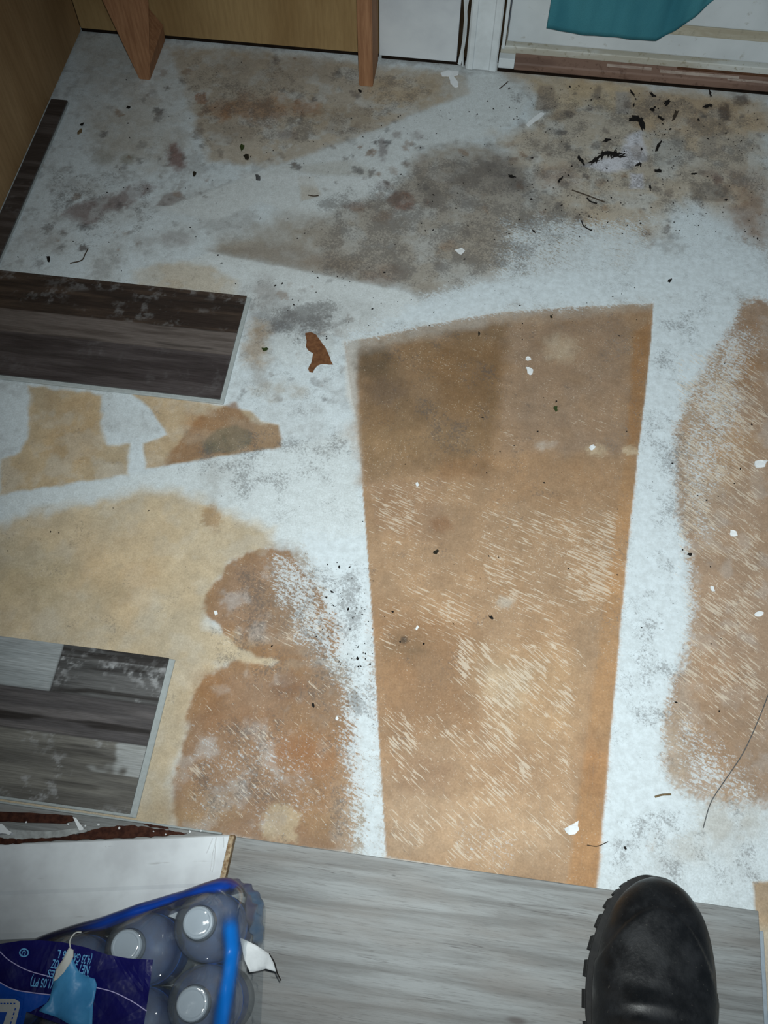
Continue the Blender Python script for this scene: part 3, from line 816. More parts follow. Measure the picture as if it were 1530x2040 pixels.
tag(obj('wall_stud', stud_mesh((a.x, a.y), b_.x - a.x, YW - a.y - .006, .0), M['stud']),
    'straight reddish wooden stud beside the white wall board', 'stud', 'wooden studs against the back wall')

# ------------------------------------------------------------------ teal curtain in front of the door
def curtain():
    t = NT('teal_cloth')
    n = t.noise(t.coords((1, 1, 1)), 900, 2, .5); n2 = t.noise(t.coords((1, 1, .3)), 14, 3)
    c = t.mix(t.ramp(n2, .3, .7), lin((48, 108, 122)), lin((64, 126, 138)))
    c = t.mix(t.ramp(n, .4, .7, 0, .2), c, lin((30, 84, 96)))
    t.bsdf(c, .8, .15, n, .0003, .3)
    YC = YW - .045
    bot = [at_wall(x, y, YC) for x, y in ((1089, 54), (1130, 62), (1180, 68), (1245, 74), (1308, 79), (1345, 58), (1385, 30), (1423, -3))]
    L = [0]
    for i in range(1, len(bot)): L.append(L[-1] + (bot[i] - bot[i - 1]).length)
    NU, NV = 90, 50
    vs = []
    for j in range(NV + 1):
        v = j / NV
        for i in range(NU + 1):
            s = i / NU * L[-1]
            k = max(q for q in range(len(L) - 1) if L[q] <= s + 1e-9)
            f = (s - L[k]) / (L[k + 1] - L[k])
            p = bot[k].lerp(bot[k + 1], f)
            u = i / NU
            xt = .085 + u * .34
            ztop = 1.25
            hv = v ** 1.25
            x = p.x * (1 - hv) + xt * hv
            z = p.z * (1 - hv) + ztop * hv
            fold = .009 * math.sin(u * 21 + .7 * v) + .005 * math.sin(u * 47 + 2 * v + 1)
            hem = .004 if v < .03 else 0
            vs.append((x, YC + fold * (.12 + .88 * min(1, v * 3)) + hem * .3 - .004, z))
    w = NU + 1
    fs = [[j * w + i, j * w + i + 1, (j + 1) * w + i + 1, (j + 1) * w + i] for j in range(NV) for i in range(NU)]
    me = mesh(vs, fs)
    o = obj('curtain', me, t.mat, None, True)
    md = o.modifiers.new('thick', 'SOLIDIFY'); md.thickness = .0022; md.offset = 0
    return o
tag(curtain(), 'teal cloth curtain hanging over the foot of the white door', 'curtain')

# ------------------------------------------------------------------ loose vinyl planks
def printed_mesh(lo, hi, z0, z1, painter, step=.0016):
    gx = np.linspace(lo[0], hi[0], max(2, int((hi[0] - lo[0]) / step)))
    gy = np.linspace(lo[1], hi[1], max(2, int((hi[1] - lo[1]) / step)))
    A, Bq = np.meshgrid(gx, gy)
    pt = Paint(A.ravel(), Bq.ravel())
    painter(pt)
    n, m = len(gx), len(gy)
    vs = [(x, y, z1) for x, y in zip(A.ravel(), Bq.ravel())]
    ii = np.arange(n * m).reshape(m, n)
    fs = np.stack([ii[:-1, :-1], ii[:-1, 1:], ii[1:, 1:], ii[1:, :-1]], -1).reshape(-1, 4).tolist()
    ring = list(ii[0, :]) + list(ii[1:, -1]) + list(ii[-1, -2::-1]) + list(ii[-2:0:-1, 0])
    base = len(vs)
    for q in ring: vs.append((vs[q][0], vs[q][1], z0))
    r = len(ring)
    for k in range(r):
        fs.append([ring[(k + 1) % r], ring[k], base + k, base + (k + 1) % r])
    fs.append([base + k for k in range(r)][::-1])
    me = mesh(vs, fs)
    cc = np.concatenate([pt.c, np.tile(np.array(lin((90, 90, 90))), (r, 1))])
    put_attr(me, 'stain', cc)
    return me

def print_mat(name):
    t = NT(name)
    c = t.attr('stain').outputs['Color']
    n = t.noise(t.coords((9, 240, 1)), 3, 4, .65, .2)
    c = t.mix(1.0, c, t.mix(t.ramp(n, .3, .72), (1.14, 1.14, 1.15), (.72, .71, .70)), 'MULTIPLY')
    t.bsdf(c, .42, .4, n, .0003, .3)
    return t.mat
M['print'] = print_mat('printed_wood')

def strip(pt, y0, y1, x0, x1, base, alt, seed, patches=0.5, crack=.3):
    i = np.nonzero((pt.Y >= y0) & (pt.Y <= y1) & (pt.X >= x0) & (pt.X <= x1))[0]
    x, y = pt.X[i], pt.Y[i]
    g = fbm(x * 5, y * 60, 1.5, 4, seed)
    c = np.array(lin(base)) * (1 - sstep(.35, .65, g))[:, None] + np.array(lin(alt)) * sstep(.35, .65, g)[:, None]
    wv = sstep(.53, .70, fbm(x * 60, y * 60, 1.0, 5, seed + 3, .75)) * patches * sstep(.35, .6, fbm(x * 12, y * 30, 1.0, 3, seed + 4))
    c = c * (1 - wv[:, None]) + np.array(lin((168, 170, 172))) * wv[:, None]
    dk = sstep(.62, .72, fbm(x * 7, y * 90, 1.0, 3, seed + 6)) * crack
    c = c * (1 - dk[:, None]) + np.array(lin((40, 36, 34))) * dk[:, None]
    pt.c[i] = c

def loose_plank(name, lo, hi, painter, label, thick=.0065, lipx=.006, lipy=.006, z=0.0):
    root = empty(name, (0, 0, z))
    obj('wear_layer', printed_mesh(lo, hi, thick * .55, thick, painter), M['print'], root)
    c = obj('core', box_mesh((lo[0], lo[1] - lipy, .0003), (hi[0] + lipx, hi[1], thick * .58), .0006, 1), M['core_side'], root)
    c['label'] = 'pale grey core and locking lip'
    tag(root, label, 'plank', 'loose vinyl planks')
    return root

def paint_dark(pt):
    strip(pt, .0, .2, -9, 9, (84, 78, 76), (62, 58, 58), 3, .05, .6)
    strip(pt, .706 + .127, .95, -9, 9, (74, 62, 54), (52, 44, 40), 5, .24, .5)
    strip(pt, .706 + .085, .706 + .127, -9, 9, (104, 96, 92), (84, 76, 72), 7, .0, .6)
    strip(pt, .60, .706 + .085, -9, 9, (76, 70, 70), (60, 54, 54), 9, .06, .4)
loose_plank('vinyl_plank', (-.767, .712), (-.336, .906), paint_dark,
            'dark brown wood-print vinyl plank lying against the left wall', z=.0008)

def paint_grey(pt):
    ys0, yt = .1345, .3205
    xm = at(118, 1330).x
    strip(pt, yt - .062, yt + .01, -9, xm, (158, 164, 166), (146, 152, 154), 13, .25, .08)
    strip(pt, yt - .062, yt + .01, xm, 9, (98, 98, 98), (70, 70, 70), 15, .75, .8)
    strip(pt, yt - .112, yt - .062, -9, 9, (100, 96, 96), (78, 75, 76), 17, .0, .9)
    strip(pt, ys0 - .01, yt - .112, -9, 9, (118, 116, 110), (92, 90, 86), 19, .55, .45)
    x, y = pt.X, pt.Y
    f = sstep(.5, .62, fbm(x * 16, y * 20, 1, 4, 23)) * ((y < yt - .112) & (y > yt - .15)) * .8
    pt.c[:] = pt.c * (1 - f[:, None]) + np.array(lin((166, 170, 170))) * f[:, None]
    for yy in (yt - .062, yt - .112):
        f = np.exp(-((y - yy) / .0009) ** 2) * .8
        pt.c[:] = pt.c * (1 - f[:, None]) + np.array(lin((52, 50, 50))) * f[:, None]
    f = np.exp(-((x - xm) / .001) ** 2) * .8 * (y > yt - .062)
    pt.c[:] = pt.c * (1 - f[:, None]) + np.array(lin((52, 50, 50))) * f[:, None]
loose_plank('vinyl_plank', (-.74, .1295), (-.3155, .3195), paint_grey,
            'patchwork grey wood-print vinyl plank lying above the white moulding', lipx=.0075, lipy=.003)

# dark offcut along the left wall
p0 = at(120, 204); p1 = at(4, 540)
def paint_off(pt): strip(pt, -9, 9, -9, 9, (86, 80, 78), (64, 58, 56), 31, .12, .4)
root = empty('plank_offcut', (-.7735, 0, .0005))
off = obj('wear_layer', printed_mesh((.0, .912), (.030, p0.y), .002, .0055, paint_off), M['print'], root)
obj('core', box_mesh((0, .9125, .0002), (.032, p0.y - .001, .0021)), M['core_side'], root)
tag(root, 'narrow dark vinyl offcut lying along the foot of the left wall', 'plank offcut')

# ------------------------------------------------------------------ removed white baseboard
def baseboard():
    t = NT('baseboard_white')
    v = t.coords()
    n = t.noise(v, 14, 4, .6); n2 = t.noise(t.coords((.10, 1, 1)), 160, 3, .6)
    c = t.mix(t.ramp(n, .35, .7), lin((222, 228, 232)), lin((200, 204, 208)))
    c = t.mix(t.ramp(n2, .66, .74, 0, .35), c, lin((130, 126, 120)))
    t.bsdf(c, .35, .4, n, .0005, .2)
    zt = GPZ + .0165
    A = at(457, 1663, zt); Bv = at(0, 1681, zt)
    d = (Bv - A); d.z = 0; L = .62; d.normalize()
    root = empty('baseboard', (A.x, A.y, GPZ))
    root.rotation_euler = (0, -.0, math.atan2(d.y, d.x))
    # local: x along the length to the left, y towards the camera
    prof = [(0, .0005), (0, .0145), (.0015, .016), (.050, .0165), (.054, .0145), (.058, .0142), (.066, .0150), (.078, .0128), (.092, .0085), (.098, .005), (.099, .0005)]
    e = at(441, 1735, zt) - A
    sk = e.x * d.x + e.y * d.y
    ey = abs(-e.x * d.y + e.y * d.x)
    skew = sk / ey
    n_ = 40; m = len(prof); vs = []
    for i in range(n_ + 1):
        for (yy, z) in prof:
            vs.append((i / n_ * L + skew * yy * (1 - i / n_), yy, z))
    fs = [[i * m + q, i * m + (q + 1) % m, (i + 1) * m + (q + 1) % m, (i + 1) * m + q] for i in range(n_) for q in range(m)]
    fs += [list(range(m))[::-1], [n_ * m + q for q in range(m)]]
    me = mesh(vs, fs)
    bm = bmesh.new(); bm.from_mesh(me); bmesh.ops.recalc_face_normals(bm, faces=bm.faces); bm.to_mesh(me); bm.free()
    obj('moulding', me, t.mat, root)
    # bare wood showing at the mitred end
    endm = simple('end_grain', (186, 168, 140), .8, .1, .2, 200, rgb2=(120, 92, 64))
    ev = []
    for (yy, z) in prof:
        ev += [(skew * yy - .0002, yy, z * .98), (skew * yy - .0055, yy, z * .9)]
    ef = [[2 * q, 2 * q + 1, 2 * ((q + 1) % m) + 1, 2 * ((q + 1) % m)] for q in range(m)] + [[2 * q for q in range(m)], [2 * q + 1 for q in range(m)][::-1]]
    g = obj('cut_end', mesh(ev, ef), endm, root); g['label'] = 'bare tan wood at the cut end'
    # torn brown paper and caulk hanging on the far edge
    inv = Matrix.Translation(-Vector((A.x, A.y, GPZ)))
    rot = Matrix.Rotation(-math.atan2(d.y, d.x), 4, 'Z')
    def loc(px, py, z): return (rot @ inv @ at(px, py, z))
    def ragged(name, pts, z, mat, th=.0012, jit=.6, sub=6):
        r = random.Random(len(pts) * 13 + int(pts[0][0]))
        out = []
        for i in range(len(pts)):
            a_, b2 = pts[i], pts[(i + 1) % len(pts)]
            for k in range(sub):
                f = k / sub
                out.append((a_[0] * (1 - f) + b2[0] * f + r.uniform(-2, 2) * jit, a_[1] * (1 - f) + b2[1] * f + r.uniform(-2.4, 2.4) * jit))
        q = [loc(x, y, z) for x, y in out]
        return obj(name, prism_mesh([(p.x, p.y) for p in q], q[0].z - th, q[0].z), mat, root)
    M['torn'] = simple('torn_brown', (74, 46, 36), .9, .1, .3, 160, rgb2=(48, 28, 24))
    M['caulk'] = simple('caulk', (168, 172, 172), .5, .3, .1, 120, rgb2=(136, 138, 138))
    o = ragged('torn_paper', [(0, 1669), (36, 1672), (120, 1668), (170, 1658), (200, 1648), (262, 1644), (320, 1652), (372, 1661), (300, 1667), (220, 1671), (120, 1674), (40, 1680), (-30, 1684), (-30, 1668)], zt + .0016, M['torn'], sub=9)
    o['label'] = 'ragged dark brown torn paper on the far edge'
    o = ragged('caulk_bead', [(-20, 1650), (60, 1655), (110, 1656), (165, 1648), (175, 1656), (120, 1668), (40, 1672), (-20, 1674)], zt - .004, M['caulk'], .004, .4)
    o['label'] = 'grey caulk bead'
    o = ragged('torn_paper', [(282, 1640), (300, 1642), (335, 1648), (336, 1652), (300, 1648)], GPZ + .003, M['torn'], .001, .3)
    for i, (px, py, s) in enumerate(((52, 1638, 4), (136, 1642, 4), (170, 1645, 4), (196, 1643, 5), (238, 1650, 5), (306, 1656, 4), (330, 1662, 4), (400, 1655, 5), (378, 1657, 5), (212, 1686, 3), (100, 1682, 3))):
        p = loc(px, py, zt + .001)
        r = .0013 * s / 4
        bm = bmesh.new(); bmesh.ops.create_icosphere(bm, subdivisions=1, radius=r)
        for v2 in bm.verts: v2.co = v2.co * random.uniform(.7, 1.25) + p
        me = bpy.data.meshes.new('c'); bm.to_mesh(me); bm.free()
        obj('paint_crumb', me, M['paper_white'], root)
    for i, pts in enumerate(([(424, 1670), (416, 1690), (412, 1700)], [(432, 1668), (424, 1700), (420, 1735)], [(446, 1668), (446, 1688)], [(430, 1672), (428, 1712), (424, 1738)])):
        q = [loc(x, y, zt + .002) for x, y in pts]
        obj('film_strand', tube_mesh(q, .0005, 5), M['paper_white'], root)
    tag(root, 'removed white baseboard moulding with dirty torn edge beside the water pack', 'baseboard')
    return root
bb = baseboard()

# a dark brown torn strip lying behind it
def jag(pts, jit, sub, seed=0):
    r = random.Random(seed)
    out = []
    for i in range(len(pts)):
        a_, b2 = pts[i], pts[(i + 1) % len(pts)]
        for k in range(sub):
            f = k / sub
            out.append((a_[0] * (1 - f) + b2[0] * f + r.uniform(-jit, jit), a_[1] * (1 - f) + b2[1] * f + r.uniform(-jit, jit)))
    return out
ZG = GPZ
tag(obj('wood_strip', prism_mesh(W(jag([(-60, 1613), (0, 1617), (80, 1620), (143, 1625), (147, 1634), (128, 1641), (60, 1638), (0, 1636), (-60, 1633)], .8, 4, 3), ZG + .003), ZG, ZG + .003), M['torn']),
    'dark brown wood strip lying behind the white baseboard', 'wood strip')
tag(obj('paper_scrap', prism_mesh(W(jag([(144, 1627), (150, 1628), (164, 1648), (165, 1653), (157, 1654)], .6, 2, 5), ZG + .02), ZG + .0165, ZG + .018), M['paper_white']),
    'small white paper strip standing behind the white baseboard', 'paper scrap', 'paper scraps on the floor')
tag(obj('plaster_lump', prism_mesh(W(jag([(-10, 1644), (6, 1641), (14, 1650), (24, 1658), (20, 1664), (4, 1660), (-10, 1664)], 1.2, 2, 6), ZG + .021), ZG + .015, ZG + .023), M['paper_white']),
    'white plaster lump on the baseboard edge at the left of the photo', 'plaster')

# ------------------------------------------------------------------ pack of water bottles
def clear(name, tint, haze, rough=.06, gl=1.0, hz=(.75, .8, .84), fmax=.3):
    t = NT(name)
    tr_ = t.n('ShaderNodeBsdfTransparent'); tr_.inputs[0].default_value = (*tint, 1)
    gl_ = t.n('ShaderNodeBsdfGlossy'); gl_.inputs['Roughness'].default_value = rough
    gl_.inputs['Color'].default_value = (gl, gl, gl, 1)
    df = t.n('ShaderNodeBsdfDiffuse'); df.inputs[0].default_value = (*hz, 1)
    fr = t.n('ShaderNodeFresnel'); fr.inputs[0].default_value = 1.42
    n = t.noise(t.coords(), 60, 3, .6)
    bp = t.n('ShaderNodeBump'); bp.inputs['Distance'].default_value = .0015; bp.inputs['Strength'].default_value = .35
    t.l(n, bp.inputs['Height'])
    t.l(bp.outputs[0], gl_.inputs['Normal'])
    m1 = t.n('ShaderNodeMixShader'); t.setv(m1.inputs[0], haze)
    t.l(tr_.outputs[0], m1.inputs[1]); t.l(df.outputs[0], m1.inputs[2])
    m2 = t.n('ShaderNodeMixShader'); t.l(t.math('MINIMUM', t.math('MULTIPLY', fr.outputs[0], 1.3), fmax), m2.inputs[0])
    t.l(m1.outputs[0], m2.inputs[1]); t.l(gl_.outputs[0], m2.inputs[2])
    t.l(m2.outputs[0], t.out.inputs[0])
    return t
M['bottle'] = clear('clear_bottle', (.88, .91, .93), .20, .14, .9, (.74, .77, .78), .34).mat
M['cap'] = simple('cap_white', (168, 175, 182), .4, .4, .02, 80)
M['bottle_label'] = simple('bottle_label', (40, 96, 168), .4, .4, .1, 60, rgb2=(30, 60, 130))

Q0 = at(395, 1838, .2); Q1 = at(252, 1885, .2); Q2 = at(383, 2000, .2)
va = (Q1 - Q0).to_2d(); vb = (Q2 - Q0).to_2d()
BH = .196
body_me = lathe_mesh([(.012, .003), (.024, .0006), (.0305, .006), (.0322, .016), (.031, .028), (.0322, .040), (.031, .052), (.0322, .062), (.0322, .108), (.0308, .118), (.0322, .128), (.0322, .136), (.0315, .146), (.029, .157), (.0245, .167), (.019, .175), (.0145, .180), (.0132, .183), (.0155, .1845), (.0132, .186), (.0125, .1895)], 40)
label_me = lathe_mesh([(.0324, .064), (.0326, .066), (.0326, .104), (.0324, .106)], 40)
cap_prof = [(.0118, .1822), (.0140, .1822), (.0142, .184), (.0140, .1945), (.0130, .1960), (.0115, .1962), (.0105, .1958)]
cap_me = lathe_mesh(cap_prof, 48)
seen = {(0, 0): 'clear water bottle with pale cap at the wrapped corner nearest the baseboard end',
        (1, 0): 'clear water bottle whose pale cap is half covered by the navy panel',
        (0, 1): 'clear water bottle with pale cap beside the bright blue band, at the bottom edge',
        (2, 0): 'clear water bottle in the shade between navy panel and baseboard'}
for (i, j) in [(0, 0), (1, 0), (2, 0), (0, 1), (1, 1), (2, 1), (3, 0), (3, 1), (0, 2), (1, 2), (2, 2), (3, 2)]:
    p = Q0.to_2d() + va * i + vb * j
    root = empty('water_bottle', (p.x, p.y, GPZ + .0008), random.uniform(0, 6))
    o = obj('bottle_body', body_me, M['bottle'], root, True)
    obj('bottle_label', label_me, M['bottle_label'], o, True)
    obj('cap', cap_me, M['cap'], root)
    if (i, j) in seen: tag(root, seen[(i, j)], 'bottle', 'water bottles in the wrapped pack')
    else: tag(root, 'clear water bottle hidden under the printed panel of the wrapped pack', 'bottle', 'water bottles in the wrapped pack')

# shrink film: rings from the middle of the top out over the edge and down the sides
ex = va.normalized(); ey = vb.normalized()
def rrect(n, hx, hy, r):
    pts = []
    per = []
    # rounded rectangle by angle sampling along its perimeter
    seg = []
    for (cx, cy, a0) in ((hx - r, hy - r, 0), (-hx + r, hy - r, 90), (-hx + r, -hy + r, 180), (hx - r, -hy + r, 270)):
        for k in range(13):
            g = math.radians(a0 + 90 * k / 12)
            seg.append((cx + r * math.cos(g), cy + r * math.sin(g)))
    Ls = [0]
    for k in range(len(seg)):
        a_, b2 = seg[k], seg[(k + 1) % len(seg)]
        Ls.append(Ls[-1] + math.hypot(b2[0] - a_[0], b2[1] - a_[1]))
    for k in range(n):
        s = Ls[-1] * k / n
        q = max(z for z in range(len(seg)) if Ls[z] <= s + 1e-9)
        f = (s - Ls[q]) / max(1e-9, Ls[q + 1] - Ls[q])
        a_, b2 = seg[q], seg[(q + 1) % len(seg)]
        pts.append((a_[0] * (1 - f) + b2[0] * f, a_[1] * (1 - f) + b2[1] * f))
    return pts
SP = va.length
NI, NJ = 4, 3
hx = (NI - 1) / 2 * SP + .0395; hy = (NJ - 1) / 2 * SP + .0375
def film_xy(u, v):      # u along the row from the corner bottle, v across; metres from the corner bottle centre
    return Q0.to_2d() + ex * u + ey * v
cu, cv_ = (NI - 1) / 2 * SP, (NJ - 1) / 2 * SP
caps_uv = [(i * SP, j * SP) for i in range(NI) for j in range(NJ)]
def top_z(u, v):
    d = min(math.hypot(u - a_, v - b2) for a_, b2 in caps_uv)
    base = GPZ + .0008 + .1985
    return base - .020 * (1 - math.exp(-(max(0, d - .0135) / .017) ** 1.4)) - .0
contour = rrect(220, hx, hy, .031)
rings = []
for k in range(46): rings.append((k / 45 * .90, 'top'))
NE = 10
for k in range(1, NE + 1): rings.append((k / NE, 'edge'))
NS = 26
for k in range(1, NS + 1): rings.append((k / NS, 'side'))
vs = []; uvk = []
nr = random.Random(3)
for (s, kind) in rings:
    for q, (a_, b2) in enumerate(contour):
        if kind == 'top':
            u, v = cu + a_ * s, cv_ + b2 * s
            z = top_z(u, v) - .022 * max(0, (s - .78) / .22) ** 2
        elif kind == 'edge':
            g = s * math.pi / 2
            sc = .90 + .10 * math.sin(g)
            u, v = cu + a_ * sc, cv_ + b2 * sc
            z = top_z(cu + a_ * .9, cv_ + b2 * .9) - .022 * (.12 / .22) ** 2 - .022 * (1 - math.cos(g))
        else:
            z0 = top_z(cu + a_ * .9, cv_ + b2 * .9) - .022 * (.12 / .22) ** 2 - .022
            z = z0 * (1 - s) + (GPZ + .001) * s
            puff = .0035 * math.sin(q * .8 + s * 6) * math.sin(s * math.pi) + .002 * math.sin(q * 2.1 - s * 9) * math.sin(s * math.pi)
            l = math.hypot(a_, b2)
            u, v = cu + a_ * (1 + puff / l), cv_ + b2 * (1 + puff / l)
        if kind != 'side':
            z += .0012 * math.sin(u * 160 + v * 90) * math.sin(v * 210 - u * 60)
        p = film_xy(u, v)
        vs.append((p.x, p.y, z)); uvk.append((u, v, z, kind))
n_ = len(contour)
fs = []
for r in range(1, len(rings) - 1):
    for q in range(n_):
        fs.append([r * n_ + q, r * n_ + (q + 1) % n_, (r + 1) * n_ + (q + 1) % n_, (r + 1) * n_ + q])
fs.append([n_ + q for q in range(n_)])
film_me = mesh(vs, fs)
# the print on the film: opaque ink where alpha is 1
fv = np.array([(a_, b2, c) for a_, b2, c, _ in uvk])
ink = np.zeros((len(fv), 4))
def inkset(m, rgb, alpha=1.0):
    m = np.clip(m, 0, 1)[:, None]
    ink[:] = ink * (1 - m) + np.array([*lin(rgb), alpha]) * m
u_, v_, z_ = fv[:, 0], fv[:, 1], fv[:, 2]
wob = np.sin(u_ * 60) * .003
side = sstep(.176, .168, z_)
inkset(sstep(-.024, -.029, v_ + wob), (16, 24, 62), .9)
inkset(sstep(-.022, -.027, v_ + wob) * sstep(.125, .09, u_), (14, 62, 156), .95)             # long back side, blue
inkset(sstep(.172, .160, z_ + .006 * np.sin(v_ * 300)) * sstep(-.002, -.014, u_) * sstep(.016, .002, v_) * sstep(.06, .075, z_), (30, 30, 104), .96)   # navy crumpled corner
inkset(sstep(.115, .105, z_) * sstep(.02, .03, z_) * sstep(-.012, -.020, u_) * sstep(.030, .018, v_), (50, 120, 176), .8)
inkset(np.exp(-((u_ + .0265 + .004 * np.sin(v_ * 40)) / .0075) ** 4) * sstep(.150, .166, z_) * sstep(-.006, .014, v_), (8, 112, 204), .97)   # bright blue band
inkset(sstep(.186, .180, z_) * sstep(.02, .0, u_) * sstep(-.022, -.026, v_), (24, 30, 120), .95)
at_ = film_me.attributes.new('ink', 'FLOAT_COLOR', 'POINT')
at_.data.foreach_set('color', ink.astype(np.float32).ravel())
def film_mat():
    t = clear('shrink_film', (.93, .96, .98), .06, .10, .9, (.40, .47, .54), .18)
    m2 = t.out.inputs[0].links[0].from_socket
    a_ = t.attr('ink')
    pr = t.n('ShaderNodeBsdfPrincipled')
    t.l(a_.outputs['Color'], pr.inputs['Base Color'])
    pr.inputs['Roughness'].default_value = .28
    mx = t.n('ShaderNodeMixShader')
    t.l(a_.outputs['Alpha'], mx.inputs[0]); t.l(m2, mx.inputs[1]); t.l(pr.outputs[0], mx.inputs[2])
    t.l(mx.outputs[0], t.out.inputs[0])
    return t.mat
pack = empty('water_pack_wrap', (Q0.x, Q0.y, GPZ))
tag(pack, 'torn clear plastic wrap with blue print around the water bottles', 'plastic wrap')
inv = -Vector((Q0.x, Q0.y, GPZ))
def part(name, me, mat, smooth=False, label=None, parent=None):
    me.transform(Matrix.Translation(inv))
    o = obj(name, me, mat, parent or pack, smooth)
    if label: o['label'] = label
    return o
part('clear_film', film_me, film_mat(), True)

ZP = GPZ + .2015
def ink_mat(name, rgb, rough=.22, spec=.5, rgb2=None):
    t = NT(name)
    n = t.noise(t.coords(), 45, 3, .6)
    c = t.mix(t.ramp(n, .3, .7), lin(rgb), lin(rgb2 or rgb))
    t.bsdf(c, rough, spec, n, .003, .5)
    return t.mat
M['navy'] = ink_mat('navy_print', (22, 22, 92), rgb2=(18, 18, 80))
M['midblue'] = ink_mat('mid_blue_print', (12, 78, 176))
M['skyblue'] = ink_mat('sky_blue_print', (78, 154, 204), .4, .3, (66, 140, 192))
M['ltype'] = ink_mat('light_blue_type', (110, 178, 226), .4, .3)
M['lilac'] = ink_mat('lilac_line', (190, 182, 226), .4, .3)
M['cream'] = ink_mat('cream_underside', (206, 206, 200), .6, .2)

def sheet(name, px, z, mat, th=.0005, label=None, wave=.0012, cuts=3):
    pts = W(px, z)
    bm = bmesh.new()
    vv = [bm.verts.new((x, y, z)) for x, y in pts]
    f = bm.faces.new(vv)
    bmesh.ops.triangulate(bm, faces=[f])
    bmesh.ops.subdivide_edges(bm, edges=bm.edges[:], cuts=cuts, use_grid_fill=True)
    for v in bm.verts:
        v.co.z += wave * (math.sin(v.co.x * 130 + 1) * math.cos(v.co.y * 170) - .2)
    bmesh.ops.recalc_face_normals(bm, faces=bm.faces)
    if sum(f_.normal.z for f_ in bm.faces) < 0:
        bmesh.ops.reverse_faces(bm, faces=bm.faces[:])
    geo = bmesh.ops.extrude_face_region(bm, geom=bm.faces[:])
    for e in geo['geom']:
        if isinstance(e, bmesh.types.BMVert): e.co.z += th
    bmesh.ops.recalc_face_normals(bm, faces=bm.faces)
    me = bpy.data.meshes.new(name); bm.to_mesh(me); bm.free()
    return part(name, me, mat, False, label)
panel_ = sheet('printed_panel', [(-70, 1900), (-30, 1886), (0, 1880), (40, 1874), (80, 1873), (125, 1877), (170, 1887), (215, 1902), (255, 1909), (305, 1912), (299, 1960), (293, 2000), (285, 2050), (150, 2090), (120, 2040), (52, 2016), (48, 2030), (0, 2080), (-70, 2080)], ZP, M['navy'], .0005, 'glossy navy printed panel on top of the pack')
sheet('blue_field', [(-60, 1935), (0, 1958), (28, 1972), (60, 1979), (100, 1983), (92, 1998), (60, 2016), (52, 2016), (46, 2040), (-60, 2060)], ZP + .0022, M['midblue'], .0004, 'mid blue printed field')

def ribbon(name, px, z, wpx, mat, label=None, th=.0004, wave=.0):
    c = [at(x, y, z) for x, y in px]
    vs = []
    hw = wpx / 2 * .00046
    for i, p in enumerate(c):
        t_ = (c[min(i + 1, len(c) - 1)] - c[max(i - 1, 0)]).normalized()
        nn = Vector((-t_.y, t_.x, 0))
        for s_, dz in ((-1, 0), (1, 0), (1, th), (-1, th)):
            q = p + nn * hw * s_
            vs.append((q.x, q.y, q.z + dz))
    fs = [[i * 4 + k, i * 4 + (k + 1) % 4, i * 4 + 4 + (k + 1) % 4, i * 4 + 4 + k] for i in range(len(c) - 1) for k in range(4)] + [[3, 2, 1, 0], [len(vs) - 4 + k for k in range(4)]]
    return part(name, mesh(vs, fs), mat, False, label, panel_)
def smooth_px(px, n=24): return [(float(p[0]), float(p[1])) for p in catmull(px, n)]
ZI = ZP + .0030
ribbon('printed_line', smooth_px([(-40, 1858), (0, 1896), (20, 1914), (55, 1933), (100, 1946)]), ZI, 1.5, M['lilac'])
ribbon('printed_line', smooth_px([(-40, 1930), (0, 1957), (28, 1971), (60, 1977), (102, 1982)]), ZI, 1.6, M['lilac'])
ribbon('printed_line', smooth_px([(190, 1967), (225, 1976), (262, 1994), (292, 2014)]), ZI, 1.5, M['lilac'])

def text_part(s, px0, px1, hpx, mat, z=ZI):
    # runs from px0 (start of the baseline) to px1, read from the far side
    cu_ = bpy.data.curves.new('type', 'FONT')
    cu_.body = s; cu_.size = 1.0; cu_.extrude = 0.0
    cu_.offset = .012
    to = bpy.data.objects.new('type', cu_); col.objects.link(to)
    dg = bpy.context.evaluated_depsgraph_get(); dg.update()
    me = bpy.data.meshes.new_from_object(to.evaluated_get(dg))
    bpy.data.objects.remove(to); bpy.data.curves.remove(cu_)
    a_, b2 = at(*px0, z), at(*px1, z)
    xs_ = [v.co.x for v in me.vertices]; x0, x1 = min(xs_), max(xs_)
    d = (b2 - a_); Ln = d.length; d.normalize()
    up = Vector((-d.y, d.x, 0))
    hh = hpx * .00046
    for v in me.vertices:
        q = a_ + d * ((v.co.x - x0) / (x1 - x0) * Ln) + up * (v.co.y / .70 * hh)
        v.co = q
    return part('printed_type', me, mat, parent=panel_)
text_part('(4.23 GA', (184, 1905), (149, 1899), 15, M['ltype'])
text_part('16 L', (138, 1896), (116, 1892), 14, M['ltype'])
text_part('NET 5', (180, 1925), (150, 1919), 15, M['ltype'])
text_part('OZ', (119, 1914), (106, 1911), 15, M['ltype'])
text_part('500', (177, 1944), (160, 1940), 14, M['ltype'])
text_part('ES', (110, 1934), (97, 1931), 13, M['ltype'])
text_part('(1.05 PT)', (107, 1952), (63, 1947), 15, M['ltype'])
# circled letter
cc = [(48 + 8.5 * math.cos(g) , 1898 + 7.5 * math.sin(g)) for g in [2 * math.pi * k / 28 for k in range(29)]]
ribbon('printed_ring', cc, ZI, 2.2, M['ltype'])
text_part('U', (52, 1894.5), (45, 1893.5), 8, M['ltype'])
